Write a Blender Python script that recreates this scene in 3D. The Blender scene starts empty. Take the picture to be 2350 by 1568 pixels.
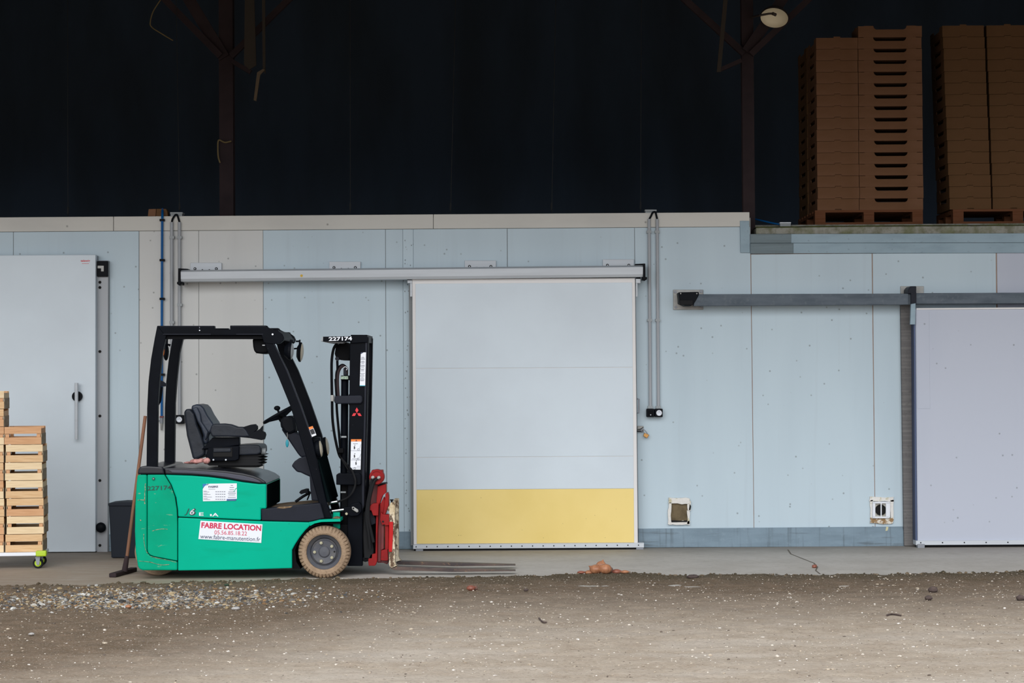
import bpy, bmesh, math, random
import numpy as np
from mathutils import Vector, Matrix

random.seed(7)
rng = np.random.default_rng(7)
C = bpy.context.scene.collection
SC = bpy.context.scene

# ------------------------------------------------------------------ camera
F = 5000.0                       # focal length in pixels of the 2350 px wide frame
H = 1.555                        # camera height
PITCH = math.atan((870 - 784) / F)
ROLL = 0.0070
fwd = Vector((0, math.cos(PITCH), math.sin(PITCH)))
_r0 = Vector((1, 0, 0)); _u0 = Vector((0, -math.sin(PITCH), math.cos(PITCH)))
right = math.cos(ROLL) * _r0 - math.sin(ROLL) * _u0
up = math.sin(ROLL) * _r0 + math.cos(ROLL) * _u0
cam_d = bpy.data.cameras.new('camera'); cam = bpy.data.objects.new('camera', cam_d); C.objects.link(cam)
cam.matrix_world = Matrix(((right.x, up.x, -fwd.x, 0), (right.y, up.y, -fwd.y, 0), (right.z, up.z, -fwd.z, H), (0, 0, 0, 1)))
cam_d.sensor_width = 36; cam_d.lens = F / 2350 * 36; cam_d.clip_end = 200
SC.camera = cam

# ------------------------------------------------------------------ sky and exposure
SKY = 0.72
world = bpy.data.worlds.new('overcast_sky'); SC.world = world; world.use_nodes = True
wt = world.node_tree; wt.nodes.clear()
def wn(t): return wt.nodes.new(t)
_o = wn('ShaderNodeOutputWorld'); _b = wn('ShaderNodeBackground'); _tc = wn('ShaderNodeTexCoord'); _sx = wn('ShaderNodeSeparateXYZ')
_mr = wn('ShaderNodeMapRange'); _mix = wn('ShaderNodeMix'); _mix.data_type = 'RGBA'
wt.links.new(_tc.outputs['Generated'], _sx.inputs[0]); wt.links.new(_sx.outputs['Z'], _mr.inputs['Value'])
_mr.inputs['From Min'].default_value = 0.0; _mr.inputs['From Max'].default_value = 1.0
wt.links.new(_mr.outputs[0], _mix.inputs['Factor'])
_mix.inputs['A'].default_value = (0.50, 0.54, 0.60, 1)      # overcast: zenith brighter than the horizon
_mix.inputs['B'].default_value = (1.02, 1.06, 1.12, 1)
wt.links.new(_mix.outputs['Result'], _b.inputs['Color']); _b.inputs['Strength'].default_value = SKY
wt.links.new(_b.outputs[0], _o.inputs['Surface'])
# the bright, veiled part of the cloud cover where the sun stands, low behind the camera
sun_d = bpy.data.lights.new('veiled_sun', 'SUN'); sun_d.energy = 1.45; sun_d.angle = math.radians(58); sun_d.color = (1.0, .985, .96)
sun = bpy.data.objects.new('veiled_sun', sun_d); C.objects.link(sun)
sun.rotation_euler = (math.radians(90 - 27), 0, math.radians(-6))
SC.view_settings.view_transform = 'Standard'; SC.view_settings.look = 'None'
SC.view_settings.gamma = 1; SC.view_settings.use_curve_mapping = False
SC.view_settings.exposure = 0.75

# ------------------------------------------------------------------ helpers
def P(px, py, Y):
    d = fwd + ((px - 1175) / F) * right + ((784 - py) / F) * up
    t = Y / d.y
    return Vector((d.x * t, Y, H + d.z * t))
def G(px, py, z=0.0):
    d = fwd + ((px - 1175) / F) * right + ((784 - py) / F) * up
    t = (z - H) / d.z
    return Vector((d.x * t, d.y * t, z))
def lin(c):
    r = []
    for v in c[:3]:
        v /= 255.0
        r.append(v / 12.92 if v <= 0.04045 else ((v + 0.055) / 1.055) ** 2.4)
    return (*r, 1.0)

def mat(name, col, rough=0.55, metal=0.0, layers=(), bump=0.0, bscale=40.0, spec=0.5, attr=None, emit=0.0):
    """layers: (kind, scale xyz, lo, hi, colour, strength) mixed over the base colour"""
    m = bpy.data.materials.new(name); m.use_nodes = True
    nt = m.node_tree; n = nt.nodes; b = n['Principled BSDF']
    b.inputs['Roughness'].default_value = rough; b.inputs['Metallic'].default_value = metal
    b.inputs['Specular IOR Level'].default_value = spec
    tc = n.new('ShaderNodeTexCoord')
    if attr:
        a = n.new('ShaderNodeAttribute'); a.attribute_name = attr; cur = a.outputs['Color']
    else:
        rgb = n.new('ShaderNodeRGB'); rgb.outputs[0].default_value = lin(col); cur = rgb.outputs[0]
    for i, (kind, sc, lo, hi, c2, st) in enumerate(layers):
        mp = n.new('ShaderNodeMapping'); mp.inputs['Scale'].default_value = sc if isinstance(sc, tuple) else (sc, sc, sc)
        mp.inputs['Location'].default_value = (i * 3.7 + len(name) * 1.3, i * 1.9, i * 2.3)
        nt.links.new(tc.outputs['Object'], mp.inputs[0])
        if kind == 'noise':
            t = n.new('ShaderNodeTexNoise'); t.inputs['Scale'].default_value = 1; t.inputs['Detail'].default_value = 4; out = t.outputs['Fac']
        elif kind == 'fine':
            t = n.new('ShaderNodeTexNoise'); t.inputs['Scale'].default_value = 1; t.inputs['Detail'].default_value = 9; t.inputs['Roughness'].default_value = .7; out = t.outputs['Fac']
        else:
            t = n.new('ShaderNodeTexVoronoi'); t.inputs['Scale'].default_value = 1; out = t.outputs['Distance']
        nt.links.new(mp.outputs[0], t.inputs['Vector'])
        mr = n.new('ShaderNodeMapRange'); mr.inputs['From Min'].default_value = lo; mr.inputs['From Max'].default_value = hi
        mr.inputs['To Max'].default_value = st
        nt.links.new(out, mr.inputs['Value'])
        mx = n.new('ShaderNodeMix'); mx.data_type = 'RGBA'; mx.inputs['B'].default_value = lin(c2)
        nt.links.new(mr.outputs[0], mx.inputs['Factor']); nt.links.new(cur, mx.inputs['A']); cur = mx.outputs['Result']
    nt.links.new(cur, b.inputs['Base Color'])
    if emit:
        nt.links.new(cur, b.inputs['Emission Color']); b.inputs['Emission Strength'].default_value = emit
    if bump:
        t = n.new('ShaderNodeTexNoise'); t.inputs['Scale'].default_value = bscale; t.inputs['Detail'].default_value = 6
        nt.links.new(tc.outputs['Object'], t.inputs['Vector'])
        bp = n.new('ShaderNodeBump'); bp.inputs['Strength'].default_value = bump; bp.inputs['Distance'].default_value = 0.01
        nt.links.new(t.outputs['Fac'], bp.inputs['Height']); nt.links.new(bp.outputs[0], b.inputs['Normal'])
    return m

def finish(name, me, m, parent=None, bevel=0.0, smooth=False, segs=2, label=None, cat=None, group=None, kind=None):
    if m is not None: me.materials.append(m)
    o = bpy.data.objects.new(name, me); C.objects.link(o)
    if smooth:
        me.polygons.foreach_set('use_smooth', [True] * len(me.polygons))
    if parent is not None:
        o.parent = parent
        o.matrix_parent_inverse = Matrix.Translation(-root_of(parent))
        if parent.get('_pl') is None: pass
    else:
        v = np.empty(len(me.vertices) * 3); me.vertices.foreach_get('co', v); v = v.reshape(-1, 3)
        c = Vector(((v[:, 0].min() + v[:, 0].max()) / 2, (v[:, 1].min() + v[:, 1].max()) / 2, v[:, 2].min()))
        me.transform(Matrix.Translation(-c)); o.location = c
    if bevel:
        b = o.modifiers.new('edge', 'BEVEL'); b.width = bevel; b.segments = segs; b.limit_method = 'ANGLE'; b.angle_limit = math.radians(35)
    tag(o, label, cat, group, kind)
    return o
LOC = {}
def root_of(p):
    return Vector(p.location) if p.parent is None else Vector((0, 0, 0))
def tag(o, label=None, cat=None, group=None, kind=None):
    if label: o['label'] = label
    if cat: o['category'] = cat
    if group: o['group'] = group
    if kind: o['kind'] = kind
    return o
def thing(name, loc, label=None, cat=None, group=None, kind=None):
    o = bpy.data.objects.new(name, None); C.objects.link(o); o.location = loc; o.empty_display_size = .1
    return tag(o, label, cat, group, kind)

class MB:
    """collects shapes, then links them as one mesh object"""
    def __init__(self): self.bm = bmesh.new()
    def prism(self, pts, Yf, Yb):
        f = [self.bm.verts.new((p[0], Yf, p[1])) for p in pts]; k = [self.bm.verts.new((p[0], Yb, p[1])) for p in pts]
        n = len(pts)
        try:
            self.bm.faces.new(f); self.bm.faces.new(k[::-1])
            for i in range(n): self.bm.faces.new((f[i], k[i], k[(i + 1) % n], f[(i + 1) % n]))
        except ValueError: pass
        return self
    def px(self, pts, Yf, Yb, Yref=None):
        q = [P(a, b, Yref or Yf) for a, b in pts]
        return self.prism([(v.x, v.z) for v in q], Yf, Yb)
    def rect(self, x0, y0, x1, y1, Yf, Yb, Yref=None):
        return self.px([(x0, y0), (x1, y0), (x1, y1), (x0, y1)], Yf, Yb, Yref)
    def box(self, x0, x1, y0, y1, z0, z1, M=None):
        r = bmesh.ops.create_cube(self.bm, size=1)['verts']
        T = Matrix.Translation(((x0 + x1) / 2, (y0 + y1) / 2, (z0 + z1) / 2)) @ Matrix.Diagonal((abs(x1 - x0), abs(y1 - y0), abs(z1 - z0), 1))
        if M is not None: T = M @ T
        bmesh.ops.transform(self.bm, matrix=T, verts=r); return self
    def cyl(self, a, b, r, r2=None, n=16):
        a = Vector(a); b = Vector(b); d = b - a
        v = bmesh.ops.create_cone(self.bm, cap_ends=True, segments=n, radius1=r, radius2=r if r2 is None else r2, depth=d.length)['verts']
        T = Matrix.Translation((a + b) / 2) @ d.to_track_quat('Z', 'Y').to_matrix().to_4x4()
        bmesh.ops.transform(self.bm, matrix=T, verts=v); return self
    def ball(self, c, r, sc=(1, 1, 1), sub=2, rot=None):
        v = bmesh.ops.create_icosphere(self.bm, subdivisions=sub, radius=r)['verts']
        T = Matrix.Translation(c) @ (rot or Matrix.Identity(4)) @ Matrix.Diagonal((*sc, 1))
        bmesh.ops.transform(self.bm, matrix=T, verts=v); return v
    def lathe(self, prof, c, axis='Y', n=48, mod=None):
        """prof: (radius, along) revolved about an axis through c"""
        rings = []
        for j, (r, a) in enumerate(prof):
            ring = []
            for i in range(n):
                rr = r if mod is None else mod(j, i, r)
                t = 2 * math.pi * i / n; u, w = rr * math.cos(t), rr * math.sin(t)
                co = (u, a, w) if axis == 'Y' else ((u, w, a) if axis == 'Z' else (a, u, w))
                ring.append(self.bm.verts.new(Vector(co) + Vector(c)))
            rings.append(ring)
        for j in range(len(rings) - 1):
            for i in range(n):
                k = (i + 1) % n
                self.bm.faces.new((rings[j][i], rings[j][k], rings[j + 1][k], rings[j + 1][i]))
        return self
    def tube(self, pts, r, n=8, smooth=True):
        pts = [Vector(p) for p in pts]
        if smooth and len(pts) > 2: pts = spline(pts)
        rs = r if isinstance(r, (list, tuple)) else [r] * len(pts)
        if len(rs) != len(pts): rs = list(np.interp(np.linspace(0, 1, len(pts)), np.linspace(0, 1, len(rs)), rs))
        t = (pts[1] - pts[0]).normalized(); u = t.orthogonal().normalized(); rings = []
        for i, p in enumerate(pts):
            t = ((pts[min(i + 1, len(pts) - 1)] - pts[max(i - 1, 0)])).normalized()
            u = (u - t * u.dot(t)).normalized(); w = t.cross(u)
            rings.append([self.bm.verts.new(p + rs[i] * (math.cos(2 * math.pi * k / n) * u + math.sin(2 * math.pi * k / n) * w)) for k in range(n)])
        for i in range(len(rings) - 1):
            for k in range(n):
                q = (k + 1) % n
                self.bm.faces.new((rings[i][k], rings[i][q], rings[i + 1][q], rings[i + 1][k]))
        self.bm.faces.new(rings[0][::-1]); self.bm.faces.new(rings[-1]); return self
    def build(self, name, m, parent=None, **k):
        bmesh.ops.recalc_face_normals(self.bm, faces=self.bm.faces)
        me = bpy.data.meshes.new(name); self.bm.to_mesh(me); self.bm.free()
        return finish(name, me, m, parent, **k)
def spline(p, k=6):
    out = []
    for i in range(len(p) - 1):
        a, b, c, d = p[max(i - 1, 0)], p[i], p[i + 1], p[min(i + 2, len(p) - 1)]
        for j in range(k):
            t = j / k
            out.append(0.5 * ((2 * b) + (c - a) * t + (2 * a - 5 * b + 4 * c - d) * t * t + (3 * b - a - 3 * c + d) * t ** 3))
    out.append(p[-1]); return out
def text(name, body, p0, p1, hpx, Y, m, parent, bold=0.0, shear=0.0):
    """flat lettering: p0, p1 the ends of its base line, hpx its height, on the plane Y"""
    cu = bpy.data.curves.new(name, 'FONT'); cu.body = body; cu.offset = bold; cu.shear = shear; cu.resolution_u = 3
    t = bpy.data.objects.new(name, cu); C.objects.link(t)
    dg = bpy.context.evaluated_depsgraph_get(); me = bpy.data.meshes.new_from_object(t.evaluated_get(dg))
    bpy.data.objects.remove(t); bpy.data.curves.remove(cu)
    v = np.empty(len(me.vertices) * 3); me.vertices.foreach_get('co', v); v = v.reshape(-1, 3)
    a, b = P(*p0, Y), P(*p1, Y); u = (b - a); w = Vector((-u.z, 0, u.x)).normalized(); hh = hpx * Y / F
    x = (v[:, 0] - v[:, 0].min()) / max(np.ptp(v[:, 0]), 1e-6); y = (v[:, 1] - v[:, 1].min()) / max(np.ptp(v[:, 1]), 1e-6)
    co = np.array(a)[None] + x[:, None] * np.array(u)[None] + (y * hh)[:, None] * np.array(w)[None]
    me.vertices.foreach_set('co', co.ravel()); me.materials.clear()
    return finish(name, me, m, parent)
def smoothstep(a, b, x):
    t = np.clip((x - a) / (b - a), 0, 1); return t * t * (3 - 2 * t)
def vnoise(x, y, s, seed):
    r = np.random.default_rng(seed); g = r.random((64, 64)); X = x * s + 100; Y = y * s + 100
    i = np.floor(X).astype(int); j = np.floor(Y).astype(int); fx = X - i; fy = Y - j
    fx = fx * fx * (3 - 2 * fx); fy = fy * fy * (3 - 2 * fy); q = lambda a, b: g[a % 64, b % 64]
    return (q(i, j) * (1 - fx) + q(i + 1, j) * fx) * (1 - fy) + (q(i, j + 1) * (1 - fx) + q(i + 1, j + 1) * fx) * fy

# ------------------------------------------------------------------ materials
SPECK = [('vor', (9, 9, 9), .10, .04, (70, 74, 76), .55)]
M_blue = mat('panel_pale_blue', (190, 208, 219), .5, layers=[('noise', (2, 2, .25), .45, .75, (176, 194, 206), .6), ('noise', (12, 12, .5), .6, .8, (172, 186, 196), .35)] + SPECK)
M_warm = mat('panel_warm_white', (208, 209, 208), .5, layers=[('noise', (3, 3, .3), .45, .75, (192, 193, 194), .6)] + SPECK)
M_lav = mat('panel_lilac_white', (184, 190, 205), .45, layers=[('noise', (1.2, 1.2, .3), .42, .7, (172, 180, 197), .8)] + SPECK)
M_door = mat('door_white', (210, 222, 232), .4, layers=[('noise', (1.5, 1.5, 1.5), .4, .7, (200, 211, 221), .7)])
M_frame = mat('door_border_white', (224, 222, 222), .4)
M_yellow = mat('kick_plate_yellow', (240, 214, 132), .42, layers=[('noise', (2, 2, 2), .4, .7, (232, 205, 118), .8), ('vor', 14, .06, .03, (110, 90, 60), .6)])
M_core = mat('wall_core', (140, 144, 146), .8)
M_joint = mat('rusty_joint', (158, 134, 118), .8, layers=[('noise', (9, 9, 3), .45, .65, (150, 104, 74), .9)])
M_flash = mat('flashing_cream', (206, 204, 198), .5, layers=[('noise', (1.3, 1.3, 4), .45, .7, (190, 188, 184), .6), ('vor', 8, .12, .05, (60, 56, 52), .7)])
M_zinc = mat('zinc_blue_grey', (122, 143, 158), .5, .1, [('noise', (3, 3, 14), .4, .7, (104, 124, 138), .8), ('noise', (26, 26, 1.5), .55, .72, (80, 93, 102), .6), ('noise', (2.5, 2.5, 30), .6, .72, (74, 82, 88), .6), ('fine', 22, .56, .7, (136, 156, 170), .5)], bump=.1)
M_zincL = mat('zinc_light', (142, 164, 177), .5, .1, [('noise', (3, 3, 9), .45, .7, (124, 146, 159), .7), ('fine', (30, 30, 60), .62, .72, (60, 62, 58), .7)])
M_zincD = mat('zinc_dark', (104, 121, 128), .5, .1, [('noise', (2, 2, 40), .4, .7, (86, 101, 108), .8), ('fine', 40, .6, .7, (50, 56, 50), .8)])
M_alu = mat('brushed_aluminium', (198, 204, 211), .5, .1, [('noise', (2, 2, 30), .4, .7, (186, 191, 198), .6)])
M_aluG = mat('aluminium_grey', (136, 140, 148), .5, .2)
M_galv = mat('galvanised_rail', (88, 97, 107), .5, .2, [('noise', (4, 4, 20), .4, .7, (70, 80, 90), .9), ('noise', 30, .55, .75, (104, 112, 118), .5)], spec=.25)
M_plate = mat('bare_steel_plate', (158, 158, 156), .5, .4, [('noise', 12, .4, .7, (132, 132, 130), .8)])
M_blk = mat('black_plastic', (14, 17, 23), .5, spec=.08)
M_blkpaint = mat('black_paint', (8, 11, 18), .42, layers=[('noise', 6, .45, .7, (12, 16, 24), .7), ('vor', 16, .05, .02, (80, 82, 86), .5)], spec=.05)
M_blkmat = mat('black_matt', (10, 11, 15), .6, spec=.08)
M_dkgrey = mat('dark_grey_plastic', (32, 35, 45), .5, layers=[('noise', 9, .45, .75, (26, 29, 38), .7)], spec=.14)
M_gloss = mat('glossy_charcoal', (26, 28, 36), .26, layers=[('noise', 10, .55, .8, (50, 50, 56), .3)], spec=.3)
M_green = mat('green_paint', (0, 174, 142), .36, layers=[('noise', 1.6, .42, .72, (0, 162, 130), .8), ('noise', (2, 2, 9), .6, .75, (4, 150, 118), .5), ('vor', (10, 10, 14), .05, .02, (30, 70, 58), .7)], spec=.06)
M_greenw = mat('green_paint_scuffed', (0, 162, 126), .42, layers=[('noise', 3, .42, .72, (4, 142, 108), .9), ('fine', (6, 6, 26), .63, .68, (150, 172, 140), .6), ('vor', (7, 7, 16), .10, .04, (186, 170, 140), .7), ('fine', 14, .66, .7, (40, 76, 60), .6)], spec=.06)
M_seat = mat('seat_vinyl', (34, 39, 48), .42, layers=[('noise', 14, .4, .7, (25, 29, 37), .7)], bump=.15, bscale=30, spec=.22)
M_blkgloss = mat('black_satin', (16, 26, 28), .6, spec=.0)
M_seat_lit = mat('seat_vinyl_light', (46, 54, 68), .4, layers=[('noise', 14, .4, .7, (34, 40, 52), .7)], bump=.15, bscale=30, spec=.3)  # lit copy of the vinyl, bluish highlights put into the colour
M_rubber = mat('rubber', (20, 21, 24), .7, spec=.25)
M_tyre = mat('muddy_tyre', (158, 134, 110), .85, layers=[('noise', 14, .42, .7, (136, 114, 92), .8), ('fine', 45, .55, .7, (104, 86, 70), .7)], bump=.6, bscale=70)
M_rim = mat('rim_grey', (74, 76, 84), .5, layers=[('noise', 16, .45, .7, (96, 92, 88), .6)])
M_bolt = mat('zinc_bolt', (168, 164, 140), .4, .5)
M_chrome = mat('chrome', (176, 180, 186), .22, .9)
M_red = mat('red_paint', (142, 30, 31), .5, layers=[('noise', 9, .45, .7, (116, 26, 29), .8), ('fine', 26, .6, .7, (70, 40, 38), .7)], spec=.12)
M_redd = mat('dark_red_paint', (104, 26, 30), .5, layers=[('noise', 10, .45, .7, (70, 22, 26), .8)])
M_redb = mat('bright_red', (184, 24, 26), .5, spec=.2)
M_cream = mat('cream_rusted', (222, 212, 190), .65, layers=[('noise', 10, .45, .7, (194, 174, 138), .8), ('fine', (26, 26, 14), .47, .54, (86, 62, 46), .95)], spec=.2)
M_forkb = mat('worn_fork_steel', (86, 70, 64), .5, .3, [('noise', (4, 4, 20), .45, .65, (52, 44, 46), .9), ('fine', 22, .58, .68, (150, 118, 84), .7)])
M_wood = [mat('crate_wood_%s' % k, c, .7, layers=[('noise', (6, 6, 70), .42, .7, c2, .7), ('vor', (9, 9, 14), .06, .02, (110, 66, 40), .8)]) for k, c, c2 in
          (('pale', (232, 208, 170), (214, 186, 144)), ('tan', (220, 184, 140), (200, 156, 108)), ('pink', (210, 162, 120), (190, 138, 94)))]
M_woodE = mat('crate_wood_grey', (158, 142, 118), .8, layers=[('noise', (8, 8, 40), .4, .7, (132, 116, 94), .8)])
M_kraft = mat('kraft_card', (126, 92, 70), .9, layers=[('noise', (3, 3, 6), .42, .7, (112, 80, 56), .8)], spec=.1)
M_kraft2 = mat('kraft_card_aged', (106, 78, 54), .9, layers=[('noise', (3, 3, 6), .42, .7, (94, 70, 46), .8)], spec=.1)  # deeper brown variant of the card
M_pallet = mat("pallet_wood", (116, 76, 54), .8, layers=[('noise', (4, 4, 60), .42, .7, (104, 64, 40), .8)], spec=.1)
M_rust = mat('rust_brown_steel', (58, 48, 50), .8, layers=[('noise', 7, .42, .7, (48, 41, 44), .8)], spec=.1)
M_old = mat('old_dark_wood', (66, 60, 54), .9, spec=.1)
M_old2 = mat('old_pale_wood', (104, 90, 74), .9, spec=.1)
M_rod = mat('dull_rod_steel', (46, 48, 50), .8, spec=.1)
M_darkwall = mat('dark_cladding', (92, 108, 128), .9, layers=[('noise', (1, 1, .3), .4, .7, (80, 88, 96), .8)], spec=.1)
M_white = mat('sticker_white', (228, 232, 240), .4)
M_black_ink = mat('ink_black', (24, 26, 34), .5)
M_navy = mat('ink_navy', (40, 50, 86), .5)
M_crim = mat('ink_crimson', (204, 24, 76), .5)
M_inkgrey = mat('ink_grey', (120, 124, 138), .5)
M_inkred = mat('ink_red', (214, 30, 44), .5)
M_orange = mat('ink_orange', (240, 128, 46), .5)
M_stencil = mat('stencil_dark', (16, 74, 62), .6)
M_teal = mat('teal_fob', (30, 150, 170), .4)
M_bluehose = mat('blue_hose', (6, 88, 152), .45, spec=.2)
M_grey_pvc = mat('conduit_grey', (164, 168, 174), .45)
M_greybox = mat('junction_grey', (150, 156, 160), .5)
M_brass = mat('brass', (176, 130, 74), .4, .6)
M_foam = mat('foam_white', (226, 224, 220), .9, layers=[('fine', 22, .55, .65, (190, 184, 150), .9)], bump=.8, bscale=50)
M_cavity = mat('cavity_brown', (112, 98, 74), .9, layers=[('noise', 14, .4, .7, (84, 72, 52), .9)], bump=.5, bscale=30)
M_void = mat('void_black', (16, 15, 16), .9)
M_lime = mat('lime_plastic', (176, 206, 40), .45)
M_conc = mat('jamb_grey', (106, 104, 104), .85, layers=[('noise', (2, 2, 45), .45, .65, (128, 126, 124), .7), ('fine', 20, .55, .7, (82, 80, 78), .7)])
M_bin = mat('bin_charcoal', (36, 41, 50), .6, spec=.15)
M_mossc = mat('mossy_concrete', (150, 150, 142), .9, layers=[('fine', 9, .45, .6, (112, 112, 96), .9), ('noise', 4, .5, .65, (92, 98, 48), .7)], bump=.6)
M_moss = mat('moss_green', (74, 80, 30), 1.0, layers=[('fine', 14, .45, .6, (54, 54, 36), .9)], bump=.8)
M_beige = mat('lens_beige', (196, 188, 168), .25)
M_lens = mat('lens_grey', (150, 156, 160), .15)
M_dirtm = mat('caked_dirt', (112, 92, 70), 1.0, layers=[('fine', 30, .5, .65, (150, 128, 96), .8)], bump=.6)
M_reflector = mat('enamel_reflector', (236, 226, 200), .35)
M_lampout = mat('lamp_shell_dark', (60, 50, 44), .6)
M_hdl = mat('broom_handle_wood', (140, 96, 72), .6, layers=[('noise', (20, 20, 3), .42, .7, (112, 78, 58), .8)])
M_pink = mat('dirty_pink_cloth', (196, 144, 138), .9, layers=[('noise', 30, .42, .68, (130, 78, 76), .8)])
M_rope = mat('straw_rope', (120, 104, 70), .9)

# ------------------------------------------------------------------ the setting: ground, apron, barn shell
# damp, trodden earth in front of the concrete apron
def edgeY(x):
    xs = [-6, -3.9, -3.2, -2.3, -1.3, -.6, .43, .8, 1.46, 4, 6]
    ys = [16.6, 16.63, 16.7, 16.9, 17.0, 17.06, 17.18, 17.25, 17.08, 17.06, 17.06]
    return np.interp(x, xs, ys) + .10 * (vnoise(x, x * 0, 2.2, 3) - .5) + .09 * (vnoise(x, x * 0, 7, 4) - .5) + .06 * (vnoise(x, x * 0, 19, 8) - .5)
nx, ny = 420, 380
gx = np.concatenate([np.linspace(-40, -6.6, 8), np.linspace(-6.4, 6.4, nx - 16), np.linspace(6.6, 40, 8)]); gy = np.concatenate([np.linspace(-40, 3, 10), np.linspace(3.3, 10, 30), np.linspace(10.03, 17.7, ny - 40)])
X, Y = np.meshgrid(gx, gy)
Z = .010 + .018 * (vnoise(X, Y, .8, 1) - .5) + .012 * (vnoise(X, Y, 3.3, 2) - .5) + .010 * (vnoise(X, Y, 9, 5) - .5) + .008 * (vnoise(X, Y, 17, 6) - .5)
Z = Z + .012 * (smoothstep(-.9, -.25, Y - edgeY(X)))
pit = np.exp(-(((X + 2.55) / .75) ** 2 + ((Y - 15.6) / .6) ** 2)); Z = Z - .03 * pit
Z = Z - .08 * smoothstep(-.14, .10, Y - edgeY(X))
def ground_z(x, y):
    i = np.clip(np.searchsorted(gx, x) - 1, 0, nx - 2); j = np.clip(np.searchsorted(gy, y) - 1, 0, ny - 2)
    return Z[j, i]
verts = np.stack([X, Y, Z], -1).reshape(-1, 3)
idx = np.arange(nx * ny).reshape(ny, nx)
faces = np.stack([idx[:-1, :-1], idx[:-1, 1:], idx[1:, 1:], idx[1:, :-1]], -1).reshape(-1, 4)
me = bpy.data.meshes.new('ground'); me.from_pydata(verts.tolist(), [], faces.tolist())
mg = bpy.data.materials.new('trodden_earth'); mg.use_nodes = True
nt = mg.node_tree; N = nt.nodes; L = nt.links.new; bs = N['Principled BSDF']; bs.inputs['Roughness'].default_value = .95; bs.inputs['Specular IOR Level'].default_value = .2
tc = N.new('ShaderNodeNewGeometry')
def noise(scale, detail=5, rough=.55, vec=None):
    t = N.new('ShaderNodeTexNoise'); t.inputs['Scale'].default_value = scale; t.inputs['Detail'].default_value = detail; t.inputs['Roughness'].default_value = rough
    L(vec or tc.outputs['Position'], t.inputs['Vector']); return t.outputs['Fac']
def rng_(v, a, b, c=0.0, d=1.0):
    m = N.new('ShaderNodeMapRange'); m.inputs[1].default_value = a; m.inputs[2].default_value = b; m.inputs[3].default_value = c; m.inputs[4].default_value = d; L(v, m.inputs[0]); return m.outputs[0]
def op(o, a, b):
    m = N.new('ShaderNodeMath'); m.operation = o
    for i, v in enumerate((a, b)):
        if isinstance(v, (int, float)): m.inputs[i].default_value = v
        else: L(v, m.inputs[i])
    return m.outputs[0]
def mixc(f, a, b):
    m = N.new('ShaderNodeMix'); m.data_type = 'RGBA'; L(f, m.inputs['Factor'])
    for k, v in (('A', a), ('B', b)):
        if isinstance(v, tuple): m.inputs[k].default_value = lin(v)
        else: L(v, m.inputs[k])
    return m.outputs['Result']
sp = N.new('ShaderNodeSeparateXYZ'); L(tc.outputs['Position'], sp.inputs[0])
st = N.new('ShaderNodeMapping'); st.inputs['Scale'].default_value = (.45, 1.6, 1); L(tc.outputs['Position'], st.inputs[0])
streak = noise(1.6, 6, .6, st.outputs[0])
# damp belt with roof shade added to its colour; widens left where water stands
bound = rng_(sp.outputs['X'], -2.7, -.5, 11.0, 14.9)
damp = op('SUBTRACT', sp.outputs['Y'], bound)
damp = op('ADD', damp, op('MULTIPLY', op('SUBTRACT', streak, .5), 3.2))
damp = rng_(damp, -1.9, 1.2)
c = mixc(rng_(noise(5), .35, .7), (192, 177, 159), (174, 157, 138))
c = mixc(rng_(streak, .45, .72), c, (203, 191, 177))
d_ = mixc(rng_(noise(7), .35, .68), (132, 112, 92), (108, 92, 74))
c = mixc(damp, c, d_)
# soaked soil along the slab edge, its colour darkened further for shade
wet_shade = rng_(op('ADD', sp.outputs['Y'], op('MULTIPLY', noise(3), .8)), 16.7, 17.3)
c = mixc(wet_shade, c, (86, 74, 54))
c = mixc(rng_(noise(90, 8, .75), .53, .64, 0, .7), c, (214, 204, 190))
c = mixc(rng_(noise(45, 8, .75), .54, .66, 0, .7), c, (100, 84, 68))
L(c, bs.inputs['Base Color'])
bp = N.new('ShaderNodeBump'); bp.inputs['Strength'].default_value = .8; bp.inputs['Distance'].default_value = .02; L(noise(30, 9, .7), bp.inputs['Height']); L(bp.outputs[0], bs.inputs['Normal'])
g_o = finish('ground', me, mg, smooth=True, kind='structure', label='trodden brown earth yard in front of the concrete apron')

mf = bpy.data.materials.new('apron_concrete'); mf.use_nodes = True
nt = mf.node_tree; N = nt.nodes; L = nt.links.new; bs = N['Principled BSDF']; bs.inputs['Roughness'].default_value = .75
tc = N.new('ShaderNodeNewGeometry')
sp = N.new('ShaderNodeSeparateXYZ'); L(tc.outputs['Position'], sp.inputs[0])
st = N.new('ShaderNodeMapping'); st.inputs['Scale'].default_value = (1.2, 5, 1); L(tc.outputs['Position'], st.inputs[0])
c = mixc(rng_(noise(2), .35, .7), (198, 193, 186), (184, 178, 170))
c = mixc(rng_(noise(9, 8, .65, st.outputs[0]), .5, .7, 0, .6), c, (146, 140, 130))
soil = op('ADD', rng_(sp.outputs['X'], -.9, -2.6), op('MULTIPLY', op('SUBTRACT', noise(2.5, 6, .6, st.outputs[0]), .5), 1.8))
c = mixc(rng_(soil, .25, 1.0, 0, .85), c, (156, 138, 120))
wallside_dark = rng_(op('ADD', sp.outputs['Y'], op('MULTIPLY', noise(3), .7)), 19.3, 20.2, 0, .6)  # concrete gets darker towards the wall
c = mixc(wallside_dark, c, (116, 108, 98))
c = mixc(rng_(noise(12, 6, .7, st.outputs[0]), .60, .68, 0, .7), c, (84, 74, 64))
L(c, bs.inputs['Base Color'])
b = MB(); b.box(-12, 12, 16.2, 34, -.14, 0)
floor = b.build('floor', mf, kind='structure', label='pale concrete apron in front of the cold rooms')
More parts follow.
